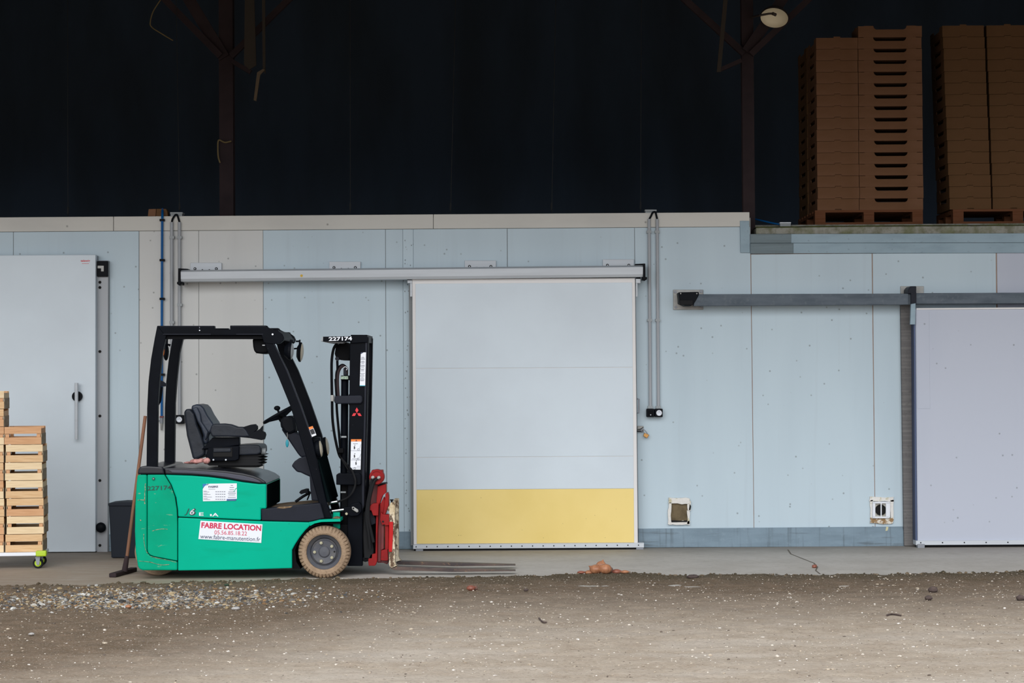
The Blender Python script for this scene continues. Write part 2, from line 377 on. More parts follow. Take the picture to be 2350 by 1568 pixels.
# crack in the concrete: a thin recessed dark seam lying in the slab
cr = [G(1808, 1262), G(1815, 1272), G(1845, 1284), G(1868, 1293), G(1876, 1302), G(1872, 1310), G(1882, 1318)]
b = MB()
for a, q in zip(cr, cr[1:]):
    d = (q - a); w = Vector((-d.y, d.x, 0)).normalized() * .006
    vs = [b.bm.verts.new(p + Vector((0, 0, .0015))) for p in (a - w, q - w, q + w, a + w)]; b.bm.faces.new(vs)
b.build('crack', mat('crack_dark', (104, 96, 84), 1), floor)

b = MB(); b.box(-12, 12, 33.8, 34, 0, 10); b.build('wall_rear', M_darkwall, kind='structure', label='dark cladding far behind the cold rooms')
b = MB(); b.box(-12, -11.8, 15, 33.8, 0, 10); b.build('wall_left', M_darkwall, kind='structure', label='dark side wall of the barn on the left')
b = MB(); b.box(11.8, 12, 15, 33.8, 0, 10); b.build('wall_right', M_darkwall, kind='structure', label='dark side wall of the barn on the right')
b = MB(); v = [(-12, 14.9, 4.9), (12, 14.9, 4.9), (12, 34, 9.6), (-12, 34, 9.6)]
f_ = [b.bm.verts.new(p) for p in v]; t_ = [b.bm.verts.new((p[0], p[1], p[2] + .1)) for p in v]
b.bm.faces.new(f_); b.bm.faces.new(t_[::-1])
for i in range(4): b.bm.faces.new((f_[i], t_[i], t_[(i + 1) % 4], f_[(i + 1) % 4]))
b.build('ceiling', M_darkwall, kind='structure', label='dark sloping roof over the cold rooms')
b = MB(); b.box(-12, 12, 14.85, 15.0, 4.42, 5.0); b.build('trim_5', M_rust, kind='structure', label='eave beam above the open front')

# ---------------------------------------------------------------- cold room front wall
WY = 20.0
wall = thing('wall_back', (0, WY, 0), kind='structure', label='white insulated panel front of the cold rooms')
b = MB(); b.rect(-200, 500, 1722.4, 1290, WY + .005, WY + .14); b.build('wall_core', M_core, wall)
b = MB(); b.rect(1722.4, 540, 2560, 1290, WY + .005, WY + .14); b.build('wall_core', M_joint, wall)
def R7(x): return -.007 * x
def panel(x0, x1, y0, y1, m, lean=0.0, name='wall_panel', Yf=WY):
    b = MB(); b.px([(x0, y0 + R7(x0)), (x1, y0 + R7(x1)), (x1 + lean, y1 + R7(x1)), (x0 + lean, y1 + R7(x0))], Yf, WY + .05)
    return b.build(name, m, wall, bevel=.003)
M_bluest = mat('panel_pale_blue_spotted', (190, 208, 219), .5, layers=[('noise', (12, 12, .5), .5, .8, (160, 174, 184), .5), ('vor', (34, 34, 22), .22, .12, (70, 74, 76), .7)])
for x0, x1, m, le in ((-200, 30, M_blue, 0), (31.2, 318.4, M_blue, 0), (319.8, 455.6, M_warm, 1), (456.4, 603.4, M_warm, 1), (604, 884, M_blue, 3), (885, 924, M_blue, 4), (924.4, 948, M_bluest, 4), (948.4, 1163.2, M_blue, 4), (1164.4, 1455.6, M_blue, 6)):
    panel(x0, x1, 533, 1280, m, le)
panel(1456.6, 1721.4, 533, 1268, M_blue, 9)
for x0, x1, le in ((1723.6, 2000.6, 8), (2002.6, 2285.4, 7), (2287.8, 2560, 7)):
    panel(x0, x1, 596, 1280, M_blue if x0 < 2280 else M_lav, le)
for x0, x1 in ((-200, 260), (261.2, 994), (995, 1720)):
    b = MB(); b.px([(x0, 499 + R7(x0)), (x1, 499 + R7(x1)), (x1, 532 + R7(x1)), (x0, 532 + R7(x0))], WY - .012, WY + .15)
    b.build('trim_1', M_flash, kind='structure', bevel=.003, label='cream metal flashing along the top of the panel wall')
def zstrip(pts, m, Yf, name, lab):
    b = MB(); b.px(pts, Yf, WY + .16); return b.build(name, m, kind='structure', bevel=.002, label=lab)
zstrip([(1698, 507), (1719.5, 507), (1721, 580), (1699.5, 580)], M_zincL, WY - .02, 'trim_2', 'short upright zinc corner strip')
zstrip([(1722, 537.5), (2560, 535), (2560, 556.5), (1722, 558)], M_zincL, WY - .014, 'trim_3', 'upper zinc strip under the slab edge')
zstrip([(1722, 558.4), (2560, 557), (2560, 580), (1722, 582)], M_zincL, WY - .018, 'trim_4', 'lower zinc strip under the slab edge')
zstrip([(1722.5, 537.3), (1816, 537), (1816, 557.6), (1722.5, 558)], M_zincD, WY - .019, 'trim_3', 'weathered zinc overlap, upper piece')
zstrip([(1722.5, 558.6), (1821, 558), (1821, 581.8), (1722.5, 582.5)], M_zincD, WY - .024, 'trim_4', 'weathered zinc overlap, lower piece')
zstrip([(1465, 1214), (2072, 1209), (2078, 1254), (1465, 1257)], M_zinc, WY - .02, 'baseboard_back', 'zinc kick strip along the wall foot right of the yellow door')
zstrip([(250, 1227), (1000, 1220), (1000, 1260), (250, 1266)], M_zinc, WY - .02, 'baseboard_back', 'zinc kick strip along the wall foot left of the yellow door')

# mezzanine slab over the right-hand cold room
zt = 2.985
slab = thing('mezzanine_floor', (3.6, WY, 0), kind='structure', label='mossy concrete slab carrying the pallets')
xs = P(1733, 530, WY).x
b = MB(); b.px([(1735, 523), (1990, 520), (2560, 517), (2560, 536), (1735, 538)], WY + .0, WY + .45); b.build('slab_edge', M_mossc, slab, bevel=.008)
b = MB(); b.box(xs + .01, 7, WY + .45, 24, zt - .16, zt); b.build('slab', M_mossc, slab)
b = MB(); b.px([(1735, 523.5), (1990, 520.5), (2560, 517.5), (2560, 515.6), (2330, 516.4), (2100, 517), (1900, 518.5), (1800, 520), (1735, 521)], WY + .06, WY + .3); b.build('moss', M_moss, slab)

# ---------------------------------------------------------------- door 1 (left, hinged insulated door)
d1 = thing('door_1', P(110, 1267, WY), kind='structure', label='tall pale insulated cold room door with a steel pull bar')
b = MB(); b.px([(-120, 586.5), (219.5, 584.5), (219, 1267), (-120, 1269)], WY - .13, WY - .03); b.build('door_leaf', M_door, d1, bevel=.006)
b = MB(); b.px([(-120, 588), (224, 587), (223, 1266), (-120, 1268)], WY - .028, WY); b.build('door_seal_shadow', M_rubber, d1)
b = MB(); b.px([(-120, 1268), (222, 1266.5), (222, 1281), (-120, 1283)], WY - .06, WY); b.build('bottom_seal', M_rubber, d1)
b = MB(); b.px([(222, 598), (248.5, 598), (247, 1277), (221, 1277)], WY - .05, WY); b.build('door_frame', M_grey_pvc, d1, bevel=.004)
b = MB(); b.px([(248.5, 600), (251, 600), (249.5, 1276), (247, 1276)], WY - .02, WY); b.build('frame_seal', M_core, d1)
for y in (648, 660, 807, 955, 1103, 1252):
    c_ = P(229.3, y, WY - .05); b = MB(); b.cyl(c_, c_ + Vector((0, -.006, 0)), .013); b.build('hole_plug', M_void, d1)
b = MB(); b.rect(222.5, 599, 247.5, 635, WY - .085, WY - .05); hg = b.build('hinge_cover', M_blk, d1, bevel=.004)
b = MB(); b.px([(224, 610), (238, 610), (238, 623), (232, 623), (232, 616), (224, 616)], WY - .092, WY - .085); b.build('hinge_bracket', M_plate, d1)
c_ = P(231.5, 1211, WY - .09); b = MB(); b.ball(c_, .047, (1, .7, 1), 3); b.build('roller_cap', M_blk, d1, smooth=True)
b = MB(); b.cyl(P(175.5, 879, WY - .19), P(175.5, 1009, WY - .19), .0165, n=20); hd = b.build('pull_handle', M_alu, d1, smooth=False)
c_ = P(178, 910, WY - .135); b = MB(); b.cyl(c_ + Vector((0, .005, 0)), c_ + Vector((0, -.03, 0)), .046, n=28); b.cyl(c_ + Vector((-.008, 0, 0)), c_ + Vector((-.008, -.06, 0)), .012); b.build('handle_rosette', M_blk, d1)
text('logo', 'telewig', (185, 602.5), (206.5, 602.5), 6.5, WY - .1315, M_inkred, d1, bold=.02)
b = MB(); b.rect(188, 604.6, 204, 605.4, WY - .1315, WY - .131); b.build('logo_line', M_inkred, d1)

# ---------------------------------------------------------------- door 2 (sliding, yellow kick plate)
d2 = thing('door_2', P(1205, 1258, WY), kind='structure', label='white sliding cold room door with a yellow kick plate')
YD = WY - .20
b = MB(); b.px([(946, 641), (1457.5, 638), (1464, 1247), (949, 1250)], YD, YD + .09); b.build('door_leaf', M_frame, d2, bevel=.005)
def dpanel(y0, y1, m, n='door_panel'):
    xl = lambda y: 953.5 + (y - 640) * .005; xr = lambda y: 1450.5 + (y - 640) * .008
    b = MB(); b.px([(xl(y0), y0 + 1.5), (xr(y0), y0 - 1.5), (xr(y1), y1 - 1.5), (xl(y1), y1 + 1.5)], YD - .006, YD + .02)
    return b.build(n, m, d2, bevel=.002)
dpanel(650, 844.2, M_door); dpanel(845.4, 1048.4, M_door); dpanel(1049.6, 1122.8, M_door); dpanel(1123.2, 1247, M_yellow, 'kick_plate')
b = MB(); b.px([(948, 1250.5), (1478, 1246.5), (1478, 1257), (948, 1260.5)], YD - .02, YD + .09); br = b.build('bottom_rail', M_alu, d2, bevel=.002)
for i in range(22):
    x = 955 + i * 24.3; c_ = P(x, 1255.3 - .0075 * (x - 955), YD - .02); b = MB(); b.cyl(c_, c_ + Vector((0, -.004, 0)), .0055, n=8); b.build('screw', M_blk, d2)
b = MB(); b.px([(950, 1260.5), (1464, 1257), (1464, 1261), (950, 1265)], YD + .02, YD + .08); b.build('bottom_seal', M_rubber, d2)
for x, y in ((962, 1261), (1468, 1257)):
    b = MB(); b.rect(x - 8, y - 2, x + 9, y + 5, YD - .01, YD + .10); b.build('floor_guide', M_aluG, d2, bevel=.003)
for x0, x1, s in ((935, 946, -1), (1459, 1470, 1)):
    b = MB(); b.rect(x0, 643 - (3 if s > 0 else 0), x1, 650, YD, YD + .06)
    xx = (941, 946) if s < 0 else (1459.5, 1463); b.rect(xx[0], 650, xx[1], 681, YD + .005, YD + .03); b.build('hanger_bracket', M_alu, d2, bevel=.002)
    xm = 939.5 if s < 0 else 1465; b = MB(); b.rect(xm - 5, 636, xm + 5, 644, YD + .02, YD + .06); b.build('hanger_roller', M_blk, d2, bevel=.004)
b = MB(); b.px([(938, 655), (946, 655), (951, 1252), (943, 1252)], YD + .10, YD + .2); b.build('door_seal_shadow', M_core, d2)  # grey strip put in for the shadow line left of the leaf
# pull handle on the edge
b = MB(); b.tube([P(1461, 916, YD + .06), P(1466, 916, YD + .05), P(1466, 948, YD + .05), P(1461, 948, YD + .06)], .008, smooth=False); b.build('pull_handle', M_aluG, d2)

# rail of door 2: an aluminium box section on four plates
rail = thing('sliding_door_rail', P(944, 625, WY), 'long aluminium rail cover above the yellow-plated door, with black end caps', 'rail')
b = MB()
YR = WY - .27
a0, a1 = P(412, 619.5, YR), P(1476.5, 608.5, YR); hgt = 27 * YR / F
prof = [(-.20, 0), (-.045, 0), (0, -.018), (0, -.083), (-.012, -.106), (-.20, -.106)]
ring = []
for p in (a0, a1): ring.append([b.bm.verts.new((p.x, YR - y, p.z + z)) for y, z in prof])
n_ = len(prof)
for i in range(n_): b.bm.faces.new((ring[0][i], ring[1][i], ring[1][(i + 1) % n_], ring[0][(i + 1) % n_]))
b.bm.faces.new(ring[0]); b.bm.faces.new(ring[1][::-1])
b.build('rail_cover', M_alu, rail)
c_ = P(692, 633, YR - .001); b = MB(); b.cyl(c_, c_ + Vector((0, -.002, 0)), .012, n=12); b.build('paint_spot', mat('yellow_spot', (220, 180, 60), .6), rail)
for x, y, s in ((411, 619, -1), (1478, 608, 1)):
    b = MB(); o_ = s
    b.px([(x - 3 * s * 0 - 2, y - 3), (x + 3, y - 3), (x + 3.5, y + 34), (x - 2.5, y + 34)], YR - .01, WY - .05)
    b.px([(x - 5, y + 28), (x + 7, y + 28), (x + 7, y + 33), (x + 1, y + 37), (x - 5, y + 33)], YR, YR + .06)
    e = [(x, y - 3), (x - s * 20, y - 2), (x - s * 22, y + 1), (x, y + 1)]
    b.px(e, YR + .05, YR + .2); b.build('end_cap', M_blk, rail, bevel=.002)
for x in (472.5, 791.5, 1102.5, 1419):
    y = 603 - .0085 * (x - 472)
    b = MB(); b.rect(x - 36, y + .3, x + 36, y + 40, WY - .03, WY); pl = b.build('mounting_plate', M_alu, rail, bevel=.003)
    for dx, r in ((-25, .013), (-8, .008), (8, .008), (24, .013)):
        c_ = P(x + dx, y + (14 if r > .01 else 17), WY - .03); b = MB(); b.cyl(c_, c_ + Vector((0, -.006, 0)), r); b.build('bolt_hole', M_void, pl)
        if r > .01:
            b = MB(); b.cyl(c_, c_ + Vector((0, -.012, 0)), .006, n=8); b.build('bolt', M_alu, pl)

# ---------------------------------------------------------------- door 3 (right)
d3 = thing('door_3', P(2225, 1252, WY), kind='structure', label='lilac-white sliding cold room door at the right edge')
b = MB(); b.px([(2101, 708), (2560, 705), (2560, 1241), (2106, 1243)], WY - .22, WY - .08); b.build('door_leaf', M_lav, d3, bevel=.005)
b = MB(); b.px([(2103, 709.5), (2132, 709.3), (2134.5, 938), (2104.5, 938)], WY - .224, WY - .22); b.build('edge_strip', M_lav, d3, bevel=.001)
b = MB(); b.px([(2103, 707.5), (2560, 704), (2560, 708), (2103, 711)], WY - .232, WY - .2); b.build('top_trim', M_frame, d3, bevel=.002)
b = MB(); b.px([(2097, 712), (2101, 712), (2106, 1246), (2101, 1246)], WY - .2, WY - .06); b.build('edge_shadow', mat('blue_edge', (70, 84, 116), .4, .3), d3)  # blue shadow on the leaf's left edge, made as a coloured strip
b = MB(); b.px([(2102, 1241.5), (2560, 1239), (2560, 1249), (2102, 1251.5)], WY - .245, WY - .1); b.build('bottom_rail', M_alu, d3, bevel=.002)
for i in range(6):
    x = 2113 + i * 50; c_ = P(x, 1246 - .005 * (x - 2113), WY - .245); b = MB(); b.cyl(c_, c_ + Vector((0, -.004, 0)), .006, n=8); b.build('screw', M_blk, d3)
b = MB(); b.px([(2104, 1251.5), (2560, 1249), (2560, 1256), (2104, 1257)], WY - .18, WY - .1); b.build('bottom_seal', M_rubber, d3)
b = MB(); b.rect(2106, 1249, 2122, 1258, WY - .26, WY - .18); b.build('floor_guide', M_aluG, d3)
b = MB(); b.px([(2067, 698), (2098, 698), (2104, 1253), (2075, 1253)], WY - .05, WY); b.build('door_jamb', M_conc, d3, bevel=.004)
rail2 = thing('sliding_door_rail', P(1950, 688, WY), 'galvanised steel rail above the lilac-white door, black stop at its end', 'rail')
b = MB(); b.px([(1592, 675.5), (2085, 674), (2085, 699.5), (1592, 702.5)], WY - .22, WY - .12); b.build('rail_bar', M_galv, rail2, bevel=.004)
b = MB(); b.px([(2100, 673), (2560, 671), (2560, 696), (2100, 698)], WY - .225, WY - .12); b.build('rail_bar', M_galv, rail2, bevel=.004)
b = MB(); b.px([(2083, 673.5), (2102, 673), (2102, 698.5), (2083, 699)], WY - .2, WY - .12); b.build('rail_joint', M_galv, rail2)
b = MB(); b.rect(1545, 665, 1614, 711, WY - .02, WY); pl = b.build('end_plate', M_plate, rail2, bevel=.003)
for x, y in ((1550, 670), (1609, 669), (1551, 705), (1610, 704)):
    c_ = P(x, y, WY - .02); b = MB(); b.cyl(c_, c_ + Vector((0, -.012, 0)), .014, n=6); b.build('bolt', M_aluG, pl)
b = MB(); b.px([(1557, 671), (1604, 670), (1604, 677), (1597, 690), (1592, 698), (1586, 702), (1572, 702), (1559, 696), (1559, 688)], WY - .235, WY - .02); st_ = b.build('end_stop', M_blk, rail2, bevel=.006)
b = MB(); b.rect(1560, 689, 1590, 700, WY - .247, WY - .235); b.build('rubber_buffer', M_rubber, st_, bevel=.003)
for x in (1562, 1599):
    c_ = P(x, 674, WY - .235); b = MB(); b.cyl(c_, c_ + Vector((0, -.01, 0)), .006, n=8); b.build('bolt', M_plate, st_)
b = MB(); b.rect(2067, 657, 2120, 676, WY - .02, WY); b.build('wall_plate', M_plate, rail2, bevel=.002)
b = MB(); b.px([(2084, 664), (2090, 657), (2103, 657), (2103, 676), (2084, 674)], WY - .24, WY - .02); b.build('rail_clamp', M_dkgrey, rail2, bevel=.006)
b = MB(); b.px([(2091, 672), (2103, 672), (2103, 700), (2091, 700)], WY - .25, WY - .225); b.build('strap', M_dkgrey, rail2)
b = MB(); b.px([(2090.5, 698), (2101.5, 696), (2100.5, 745), (2089, 745)], WY - .26, WY - .225); b.build('strap_end', M_zincL, rail2, bevel=.003)

# ---------------------------------------------------------------- electrics on the wall
def conduit(x0, x1, y0, y1, lab):
    b = MB(); b.tube([P(x0, y0, WY - .035), P((x0 + x1) / 2, (y0 + y1) / 2, WY - .035), P(x1, y1, WY - .035)], .015, n=10)
    r = b.build('conduit', M_grey_pvc, label=lab, cat='conduit'); return r
def clips(par, xs_, ys_):
    for x, y in zip(xs_, ys_):
        b = MB(); b.rect(x - 5.5, y - 3, x + 5.5, y + 3, WY - .05, WY)
        o = b.build('clip', M_greybox, None); o.parent = par; o.matrix_parent_inverse = Matrix.Translation(-par.location)
c1 = conduit(394, 394, 510, 1240, 'grey conduit left of two running down behind the forklift guard')
clips(c1, (394, 394), (545, 740))
c2 = conduit(411.5, 412, 510, 952, 'grey conduit ending at the socket behind the forklift seat')
clips(c2, (411.5, 412), (545, 700))
c3 = conduit(1489.5, 1492.5, 503, 938, 'left of the two grey conduits beside the yellow-plated door')
clips(c3, (1489.7, 1491, 1492.4), (532, 735, 935))
c4 = conduit(1508, 1511, 503, 938, 'right of the two grey conduits beside the yellow-plated door')
clips(c4, (1508.2, 1509.6, 1511), (532, 735, 935))
def loop(pts, lab):
    b = MB(); b.tube([P(*p, WY - .03) for p in pts], .009); b.build('cable', M_blk, label=lab, cat='cable')
loop([(394, 512), (396, 503), (401, 495), (405, 493), (408, 497), (412, 511)], 'short black cable arching between the conduit tops above the forklift')
loop([(1490, 503), (1494, 496), (1498, 488), (1504, 487), (1506, 494), (1508, 503)], 'short black cable arching between the conduit tops beside the yellow-plated door')
def jbox(x0, y0, x1, y1, lab):
    t = thing('junction_box', P((x0 + x1) / 2, y1, WY + .08), lab, 'electrical box')
    b = MB(); b.rect(x0, y0 + 4, x1, y1, WY + .02, WY + .14); b.build('body', M_greybox, t, bevel=.004)
    b = MB(); b.rect(x0 - 1, y0, x1 + 1, y0 + 4, WY + .01, WY + .15); b.build('lid', M_greybox, t, bevel=.003)
jbox(391, 487, 418, 496.5, 'grey junction box on the wall top above the forklift')
jbox(1481, 481, 1506, 489.5, 'grey junction box on the wall top beside the yellow-plated door')
def socket(x0, y0, x1, y1, xo, lab, double=True):
    t = thing('power_socket', P((x0 + x1) / 2, y1, WY), lab, 'socket')
    if double:
        xm = (x0 + x1) / 2
        for a_, b_ in ((x0, xm - .6), (xm + .6, x1)):
            b = MB(); b.rect(a_, y0, b_, y1, WY - .085, WY); b.build('housing', M_blk, t, bevel=.006)
        b = MB(); b.rect(x0 + 4, y0 + 4, xm - 4, y1 - 3, WY - .093, WY - .085); sw = b.build('switch', M_blkmat, t, bevel=.003)
        c_ = P((x0 + xm) / 2, y1 - 5, WY - .093); b = MB(); b.ball(c_, .006, sub=1); b.build('indicator', M_white, sw)
    else:
        b = MB(); b.rect(x0, y0, x1, y1, WY - .085, WY); b.build('housing', M_blk, t, bevel=.006)
    c_ = P(xo, (y0 + y1) / 2, WY - .085); rr = .026
    b = MB(); b.lathe([(rr, 0), (rr, -.01), (rr * .8, -.012), (rr * .72, -.004), (.0005, -.004)], c_, n=24); ou = b.build('outlet', M_white, t)
    for dx in (-.009, .009):
        p = c_ + Vector((dx, -.0045, 0)); b = MB(); b.cyl(p, p + Vector((0, -.002, 0)), .0035, n=8); b.build('pin_hole', M_inkgrey, ou)
    p = c_ + Vector((0, -.004, .011)); b = MB(); b.cyl(p, p + Vector((0, -.012, 0)), .003, n=8); b.build('earth_pin', M_inkgrey, ou)
socket(1484, 938.5, 1521, 957.5, 1512.5, 'black double socket with white outlet at the foot of the paired conduits')
socket(402, 953, 422, 973, 411.5, 'black single socket on the wall behind the forklift seat', False)

hose = thing('air_hose', P(371, 985, WY), 'blue air hose hanging down the wall behind the forklift guard', 'hose')
b = MB(); b.tube([P(373, 480, WY + .06), P(372.5, 496, WY - .03), P(372, 530, WY - .035), P(371.5, 700, WY - .035), P(371, 957, WY - .035)], .0115, n=10); b.build('hose_line', M_bluehose, hose)
for y in (505, 597, 686, 860):
    b = MB(); b.rect(366, y - 2.5, 377, y + 2.5, WY - .05, WY); b.build('clip', M_blk, hose)
b = MB(); b.cyl(P(370.5, 957, WY - .035), P(370.5, 972, WY - .035), .016); b.cyl(P(363, 966, WY - .035), P(372, 966, WY - .035), .007); b.build('valve', M_aluG, hose)
b = MB(); b.cyl(P(370.5, 972, WY - .035), P(370.5, 988, WY - .035), .011, .008); b.build('coupling', M_plate, hose)
b = MB(); b.rect(366.5, 955, 374.5, 959, WY - .055, WY - .02); b.build('valve_lever', M_redd, hose)

t = thing('cardboard_box', P(361, 496, WY + .1), 'brown cardboard box on the wall top beside the blue hose', 'box')
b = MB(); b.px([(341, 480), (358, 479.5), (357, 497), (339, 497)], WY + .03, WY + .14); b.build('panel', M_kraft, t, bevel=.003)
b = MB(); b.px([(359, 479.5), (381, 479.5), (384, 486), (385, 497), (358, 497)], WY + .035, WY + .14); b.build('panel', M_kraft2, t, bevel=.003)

# padlock and hasp by the door
t = thing('door_hasp', P(1468, 993, WY), 'small steel hasp on the wall beside the yellow-plated door', 'hasp')
b = MB(); b.rect(1462.5, 978, 1477, 992, WY - .02, WY); b.build('plate', M_plate, t, bevel=.004)
b = MB(); b.tube([P(1463, 986, WY - .025), P(1470, 985, WY - .04), P(1476, 981, WY - .025)], .003, smooth=False); b.build('staple', M_blk, t)
b = MB(); b.rect(1460, 988.5, 1476, 991, WY - .04, WY - .02); b.build('latch_bar', M_dkgrey, t)
t = thing('padlock', P(1483, 1006, WY - .05), 'brass padlock hanging open from the hasp', 'padlock')
b = MB(); b.px([(1479, 993.5), (1490, 998.5), (1485, 1006.5), (1476, 1001)], WY - .06, WY - .03); b.build('body', M_brass, t, bevel=.004)
b = MB(); b.tube([P(1480, 996, WY - .045), P(1474, 990.5, WY - .045), P(1470, 988, WY - .045), P(1474, 985, WY - .045), P(1481, 989, WY - .045), P(1487, 998, WY - .045)], .0032); b.build('shackle', M_aluG, t)

# broken wall vents
def ragged(x0, y0, x1, y1, n=5, amp=1.4):
    r = random.Random(int(x0 * 7 + y0)); e = []
    cs = [(x0, y0), (x1, y0), (x1, y1), (x0, y1)]
    for (a, b_), (c__, d) in zip(cs, cs[1:] + cs[:1]):
        for i in range(n): e.append((a + (c__ - a) * i / n + r.uniform(-amp, amp), b_ + (d - b_) * i / n + r.uniform(-amp, amp)))
    return e
t = thing('wall_vent', P(1560, 1206, WY), 'broken square wall opening with ragged white foam and brown inside', 'vent')
b = MB(); b.px(ragged(1535, 1143, 1583, 1157), WY - .035, WY + .0); b.build('foam_top', M_foam, t, bevel=.006)
b = MB(); b.px(ragged(1534, 1154, 1540.5, 1204), WY - .035, WY); b.build('foam_side', M_foam, t, bevel=.006)
b = MB(); b.px(ragged(1578, 1150, 1585, 1172, 4, 1), WY - .03, WY); b.px(ragged(1577.5, 1172, 1583, 1203, 4, 1), WY - .03, WY); b.build('foam_side', M_foam, t, bevel=.005)
b = MB(); b.px(ragged(1535, 1196, 1583, 1205, 6, 1.2), WY - .03, WY); b.build('foam_bottom', M_foam, t, bevel=.005)
b = MB(); b.rect(1538, 1155, 1579, 1198, WY - .006, WY); b.build('cavity', M_cavity, t)
b = MB(); b.px(ragged(1541, 1195.5, 1577, 1199, 4, .8), WY - .036, WY - .005); b.px([(1583, 1157), (1586, 1162), (1584.5, 1171), (1581, 1171)], WY - .033, WY); b.build('hole_edge', M_void, t)
t = thing('wall_vent', P(2023, 1204, WY), 'white framed wall vent with a round dark pipe hole', 'vent')
b = MB(); b.px(ragged(1996, 1141, 2051, 1151, 5, 1.2), WY - .02, WY); b.px(ragged(1997, 1148, 2003, 1200, 5, 1), WY - .02, WY); b.px(ragged(2043, 1148, 2051, 1198, 5, 1.2), WY - .02, WY); b.build('foam_surround', M_foam, t, bevel=.004)
b = MB()
for q in ((2003, 1152, 2043, 1156), (2003, 1186, 2041, 1190), (2003, 1154, 2009, 1188), (2033, 1154, 2043, 1188)): b.rect(*q, WY - .045, WY)
b.build('vent_frame', M_white, t, bevel=.003)
b = MB(); b.rect(2006, 1154, 2042, 1188, WY - .02, WY); b.build('back_plate', mat('dusty_plate', (188, 186, 178), .9, layers=[('fine', 24, .5, .62, (140, 128, 104), .8)]), t)
c_ = P(2020.5, 1170.5, WY - .02); b = MB(); b.lathe([(.048, 0), (.05, -.012), (.044, -.012), (.043, -.001), (.0005, -.001)], c_, n=28); b.build('pipe_hole', M_void, t)
b = MB(); b.rect(2021, 1155, 2023.5, 1188, WY - .047, WY - .04); b.build('vent_bar', M_white, t)
b = MB(); b.px(ragged(1998, 1189, 2050, 1202, 7, 1.6), WY - .022, WY); b.build('stain', mat('rust_foam', (150, 120, 84), .9, layers=[('fine', 26, .48, .58, (226, 220, 208), 1)], bump=.8), t, bevel=.004)
t = MB(); t.px([(2034, 1209), (2039, 1210), (2037, 1218), (2032, 1219)], WY - .024, WY - .021); t.build('tape_scrap', mat('tape', (206, 200, 160), .6), label='scrap of yellowish tape on the zinc strip under the round vent', cat='tape')

# ---------------------------------------------------------------- forklift
YF = 17.12
fk = thing('forklift', P(560, 1327, YF + .5), 'green electric three-wheel forklift with black guard and red fork carriage', 'forklift')
def fp(name, pts, d0, d1, m, bevel=.006, parent=None, smooth=False):
    b = MB(); b.px(pts, YF + d0, YF + d1); return b.build(name, m, parent or fk, bevel=bevel)
def fr(name, x0, y0, x1, y1, d0, d1, m, bevel=.005, parent=None):
    return fp(name, [(x0, y0), (x1, y0), (x1, y1), (x0, y1)], d0, d1, m, bevel, parent)
def ft(name, pts, d, r, m, parent=None, n=8, smooth=True):
    b = MB(); b.tube([P(x, y, YF + (d if not isinstance(d, list) else d[i])) for i, (x, y) in enumerate(pts)], r, n, smooth); return b.build(name, m, parent or fk, smooth=False)
def fc(name, x, y, d0, d1, rpx, m, parent=None, n=24):
    c = P(x, y, YF + d0); b = MB(); b.cyl(c, c + Vector((0, d1 - d0, 0)), rpx * (YF + d0) / F, n=n); return b.build(name, m, parent or fk)
# body shells
fp('chassis_core', [(320, 1093), (378, 1093), (440, 1096), (520, 1104), (600, 1114), (606, 1165), (596, 1202), (700, 1204), (676, 1248), (667, 1263), (667, 1302), (409, 1307), (325, 1306), (313, 1250), (313, 1150)], .025, 1.02, M_blkmat, 0)
fp('counterweight', [(315.5, 1090), (337, 1090), (337, 1262), (338.5, 1270), (344, 1275.5), (354, 1279), (406.8, 1289), (406.8, 1309.5), (328, 1309.5), (320, 1307), (316, 1300), (311, 1265), (309, 1220), (310, 1160), (313, 1110)], 0, 1.05, M_greenw, .012)
fp('access_panel', [(338.4, 1090), (377, 1090), (391, 1113), (401, 1140), (405.5, 1170), (406.8, 1200), (406.8, 1287.5), (354, 1277.5), (345, 1274), (340, 1269), (338.4, 1261)], -.002, 1.05, M_greenw, .005)
fp('battery_cover', [(379, 1090), (438, 1092), (478, 1095), (517, 1100), (557, 1107), (594, 1111.3), (611, 1111.3), (611, 1168), (598.6, 1168), (598.6, 1194.6), (408.4, 1186.6), (408, 1172), (404, 1143), (393, 1113)], 0, 1.05, M_green, .010)
fp('chassis_side', [(408.4, 1188.4), (598, 1196.6), (708, 1199.2), (714, 1199.6), (712, 1206), (700, 1218), (688, 1233), (677, 1250), (670, 1263), (670, 1304.5), (560, 1308), (408.4, 1310)], -.004, 1.054, M_green, .008)
fp('fender', [(708, 1199), (718, 1197), (734, 1193), (781, 1191.2), (781.5, 1197.5), (738, 1198.5), (722, 1202), (712, 1207.5)], -.006, 1.056, M_green, .002)
fp('wheel_arch', [(700, 1206), (781, 1199), (781, 1203), (740, 1203), (722, 1207), (708, 1215), (692, 1234), (681, 1252), (677, 1263), (680, 1290), (690, 1306), (671, 1306), (671, 1263), (677, 1251), (691, 1231)], .03, .24, M_blkmat, 0)
fr('axle_housing', 676, 1204, 800, 1296, .24, .81, M_blkmat)
fr('axle_bracket', 764, 1176, 780, 1214, .2, .24, M_green)
fr('axle_bracket', 764, 1176, 780, 1214, .8, .84, M_green)
fp('fender_dirt', [(763, 1190.6), (766, 1187.5), (772, 1186.8), (778, 1188.5), (780, 1191)], .03, .14, M_dirtm, .003)
M_scuff = mat('scuff_bare', (176, 160, 126), .8, layers=[('fine', 60, .45, .55, (40, 120, 96), .9)])
def scuff(pts, w):
    up_ = [(x, y - w * random.uniform(.3, 1)) for x, y in pts]; dn = [(x + .5, y + w * random.uniform(.3, 1)) for x, y in pts][::-1]
    fp('scuff', up_ + dn, -.0035, .002, M_scuff, 0)
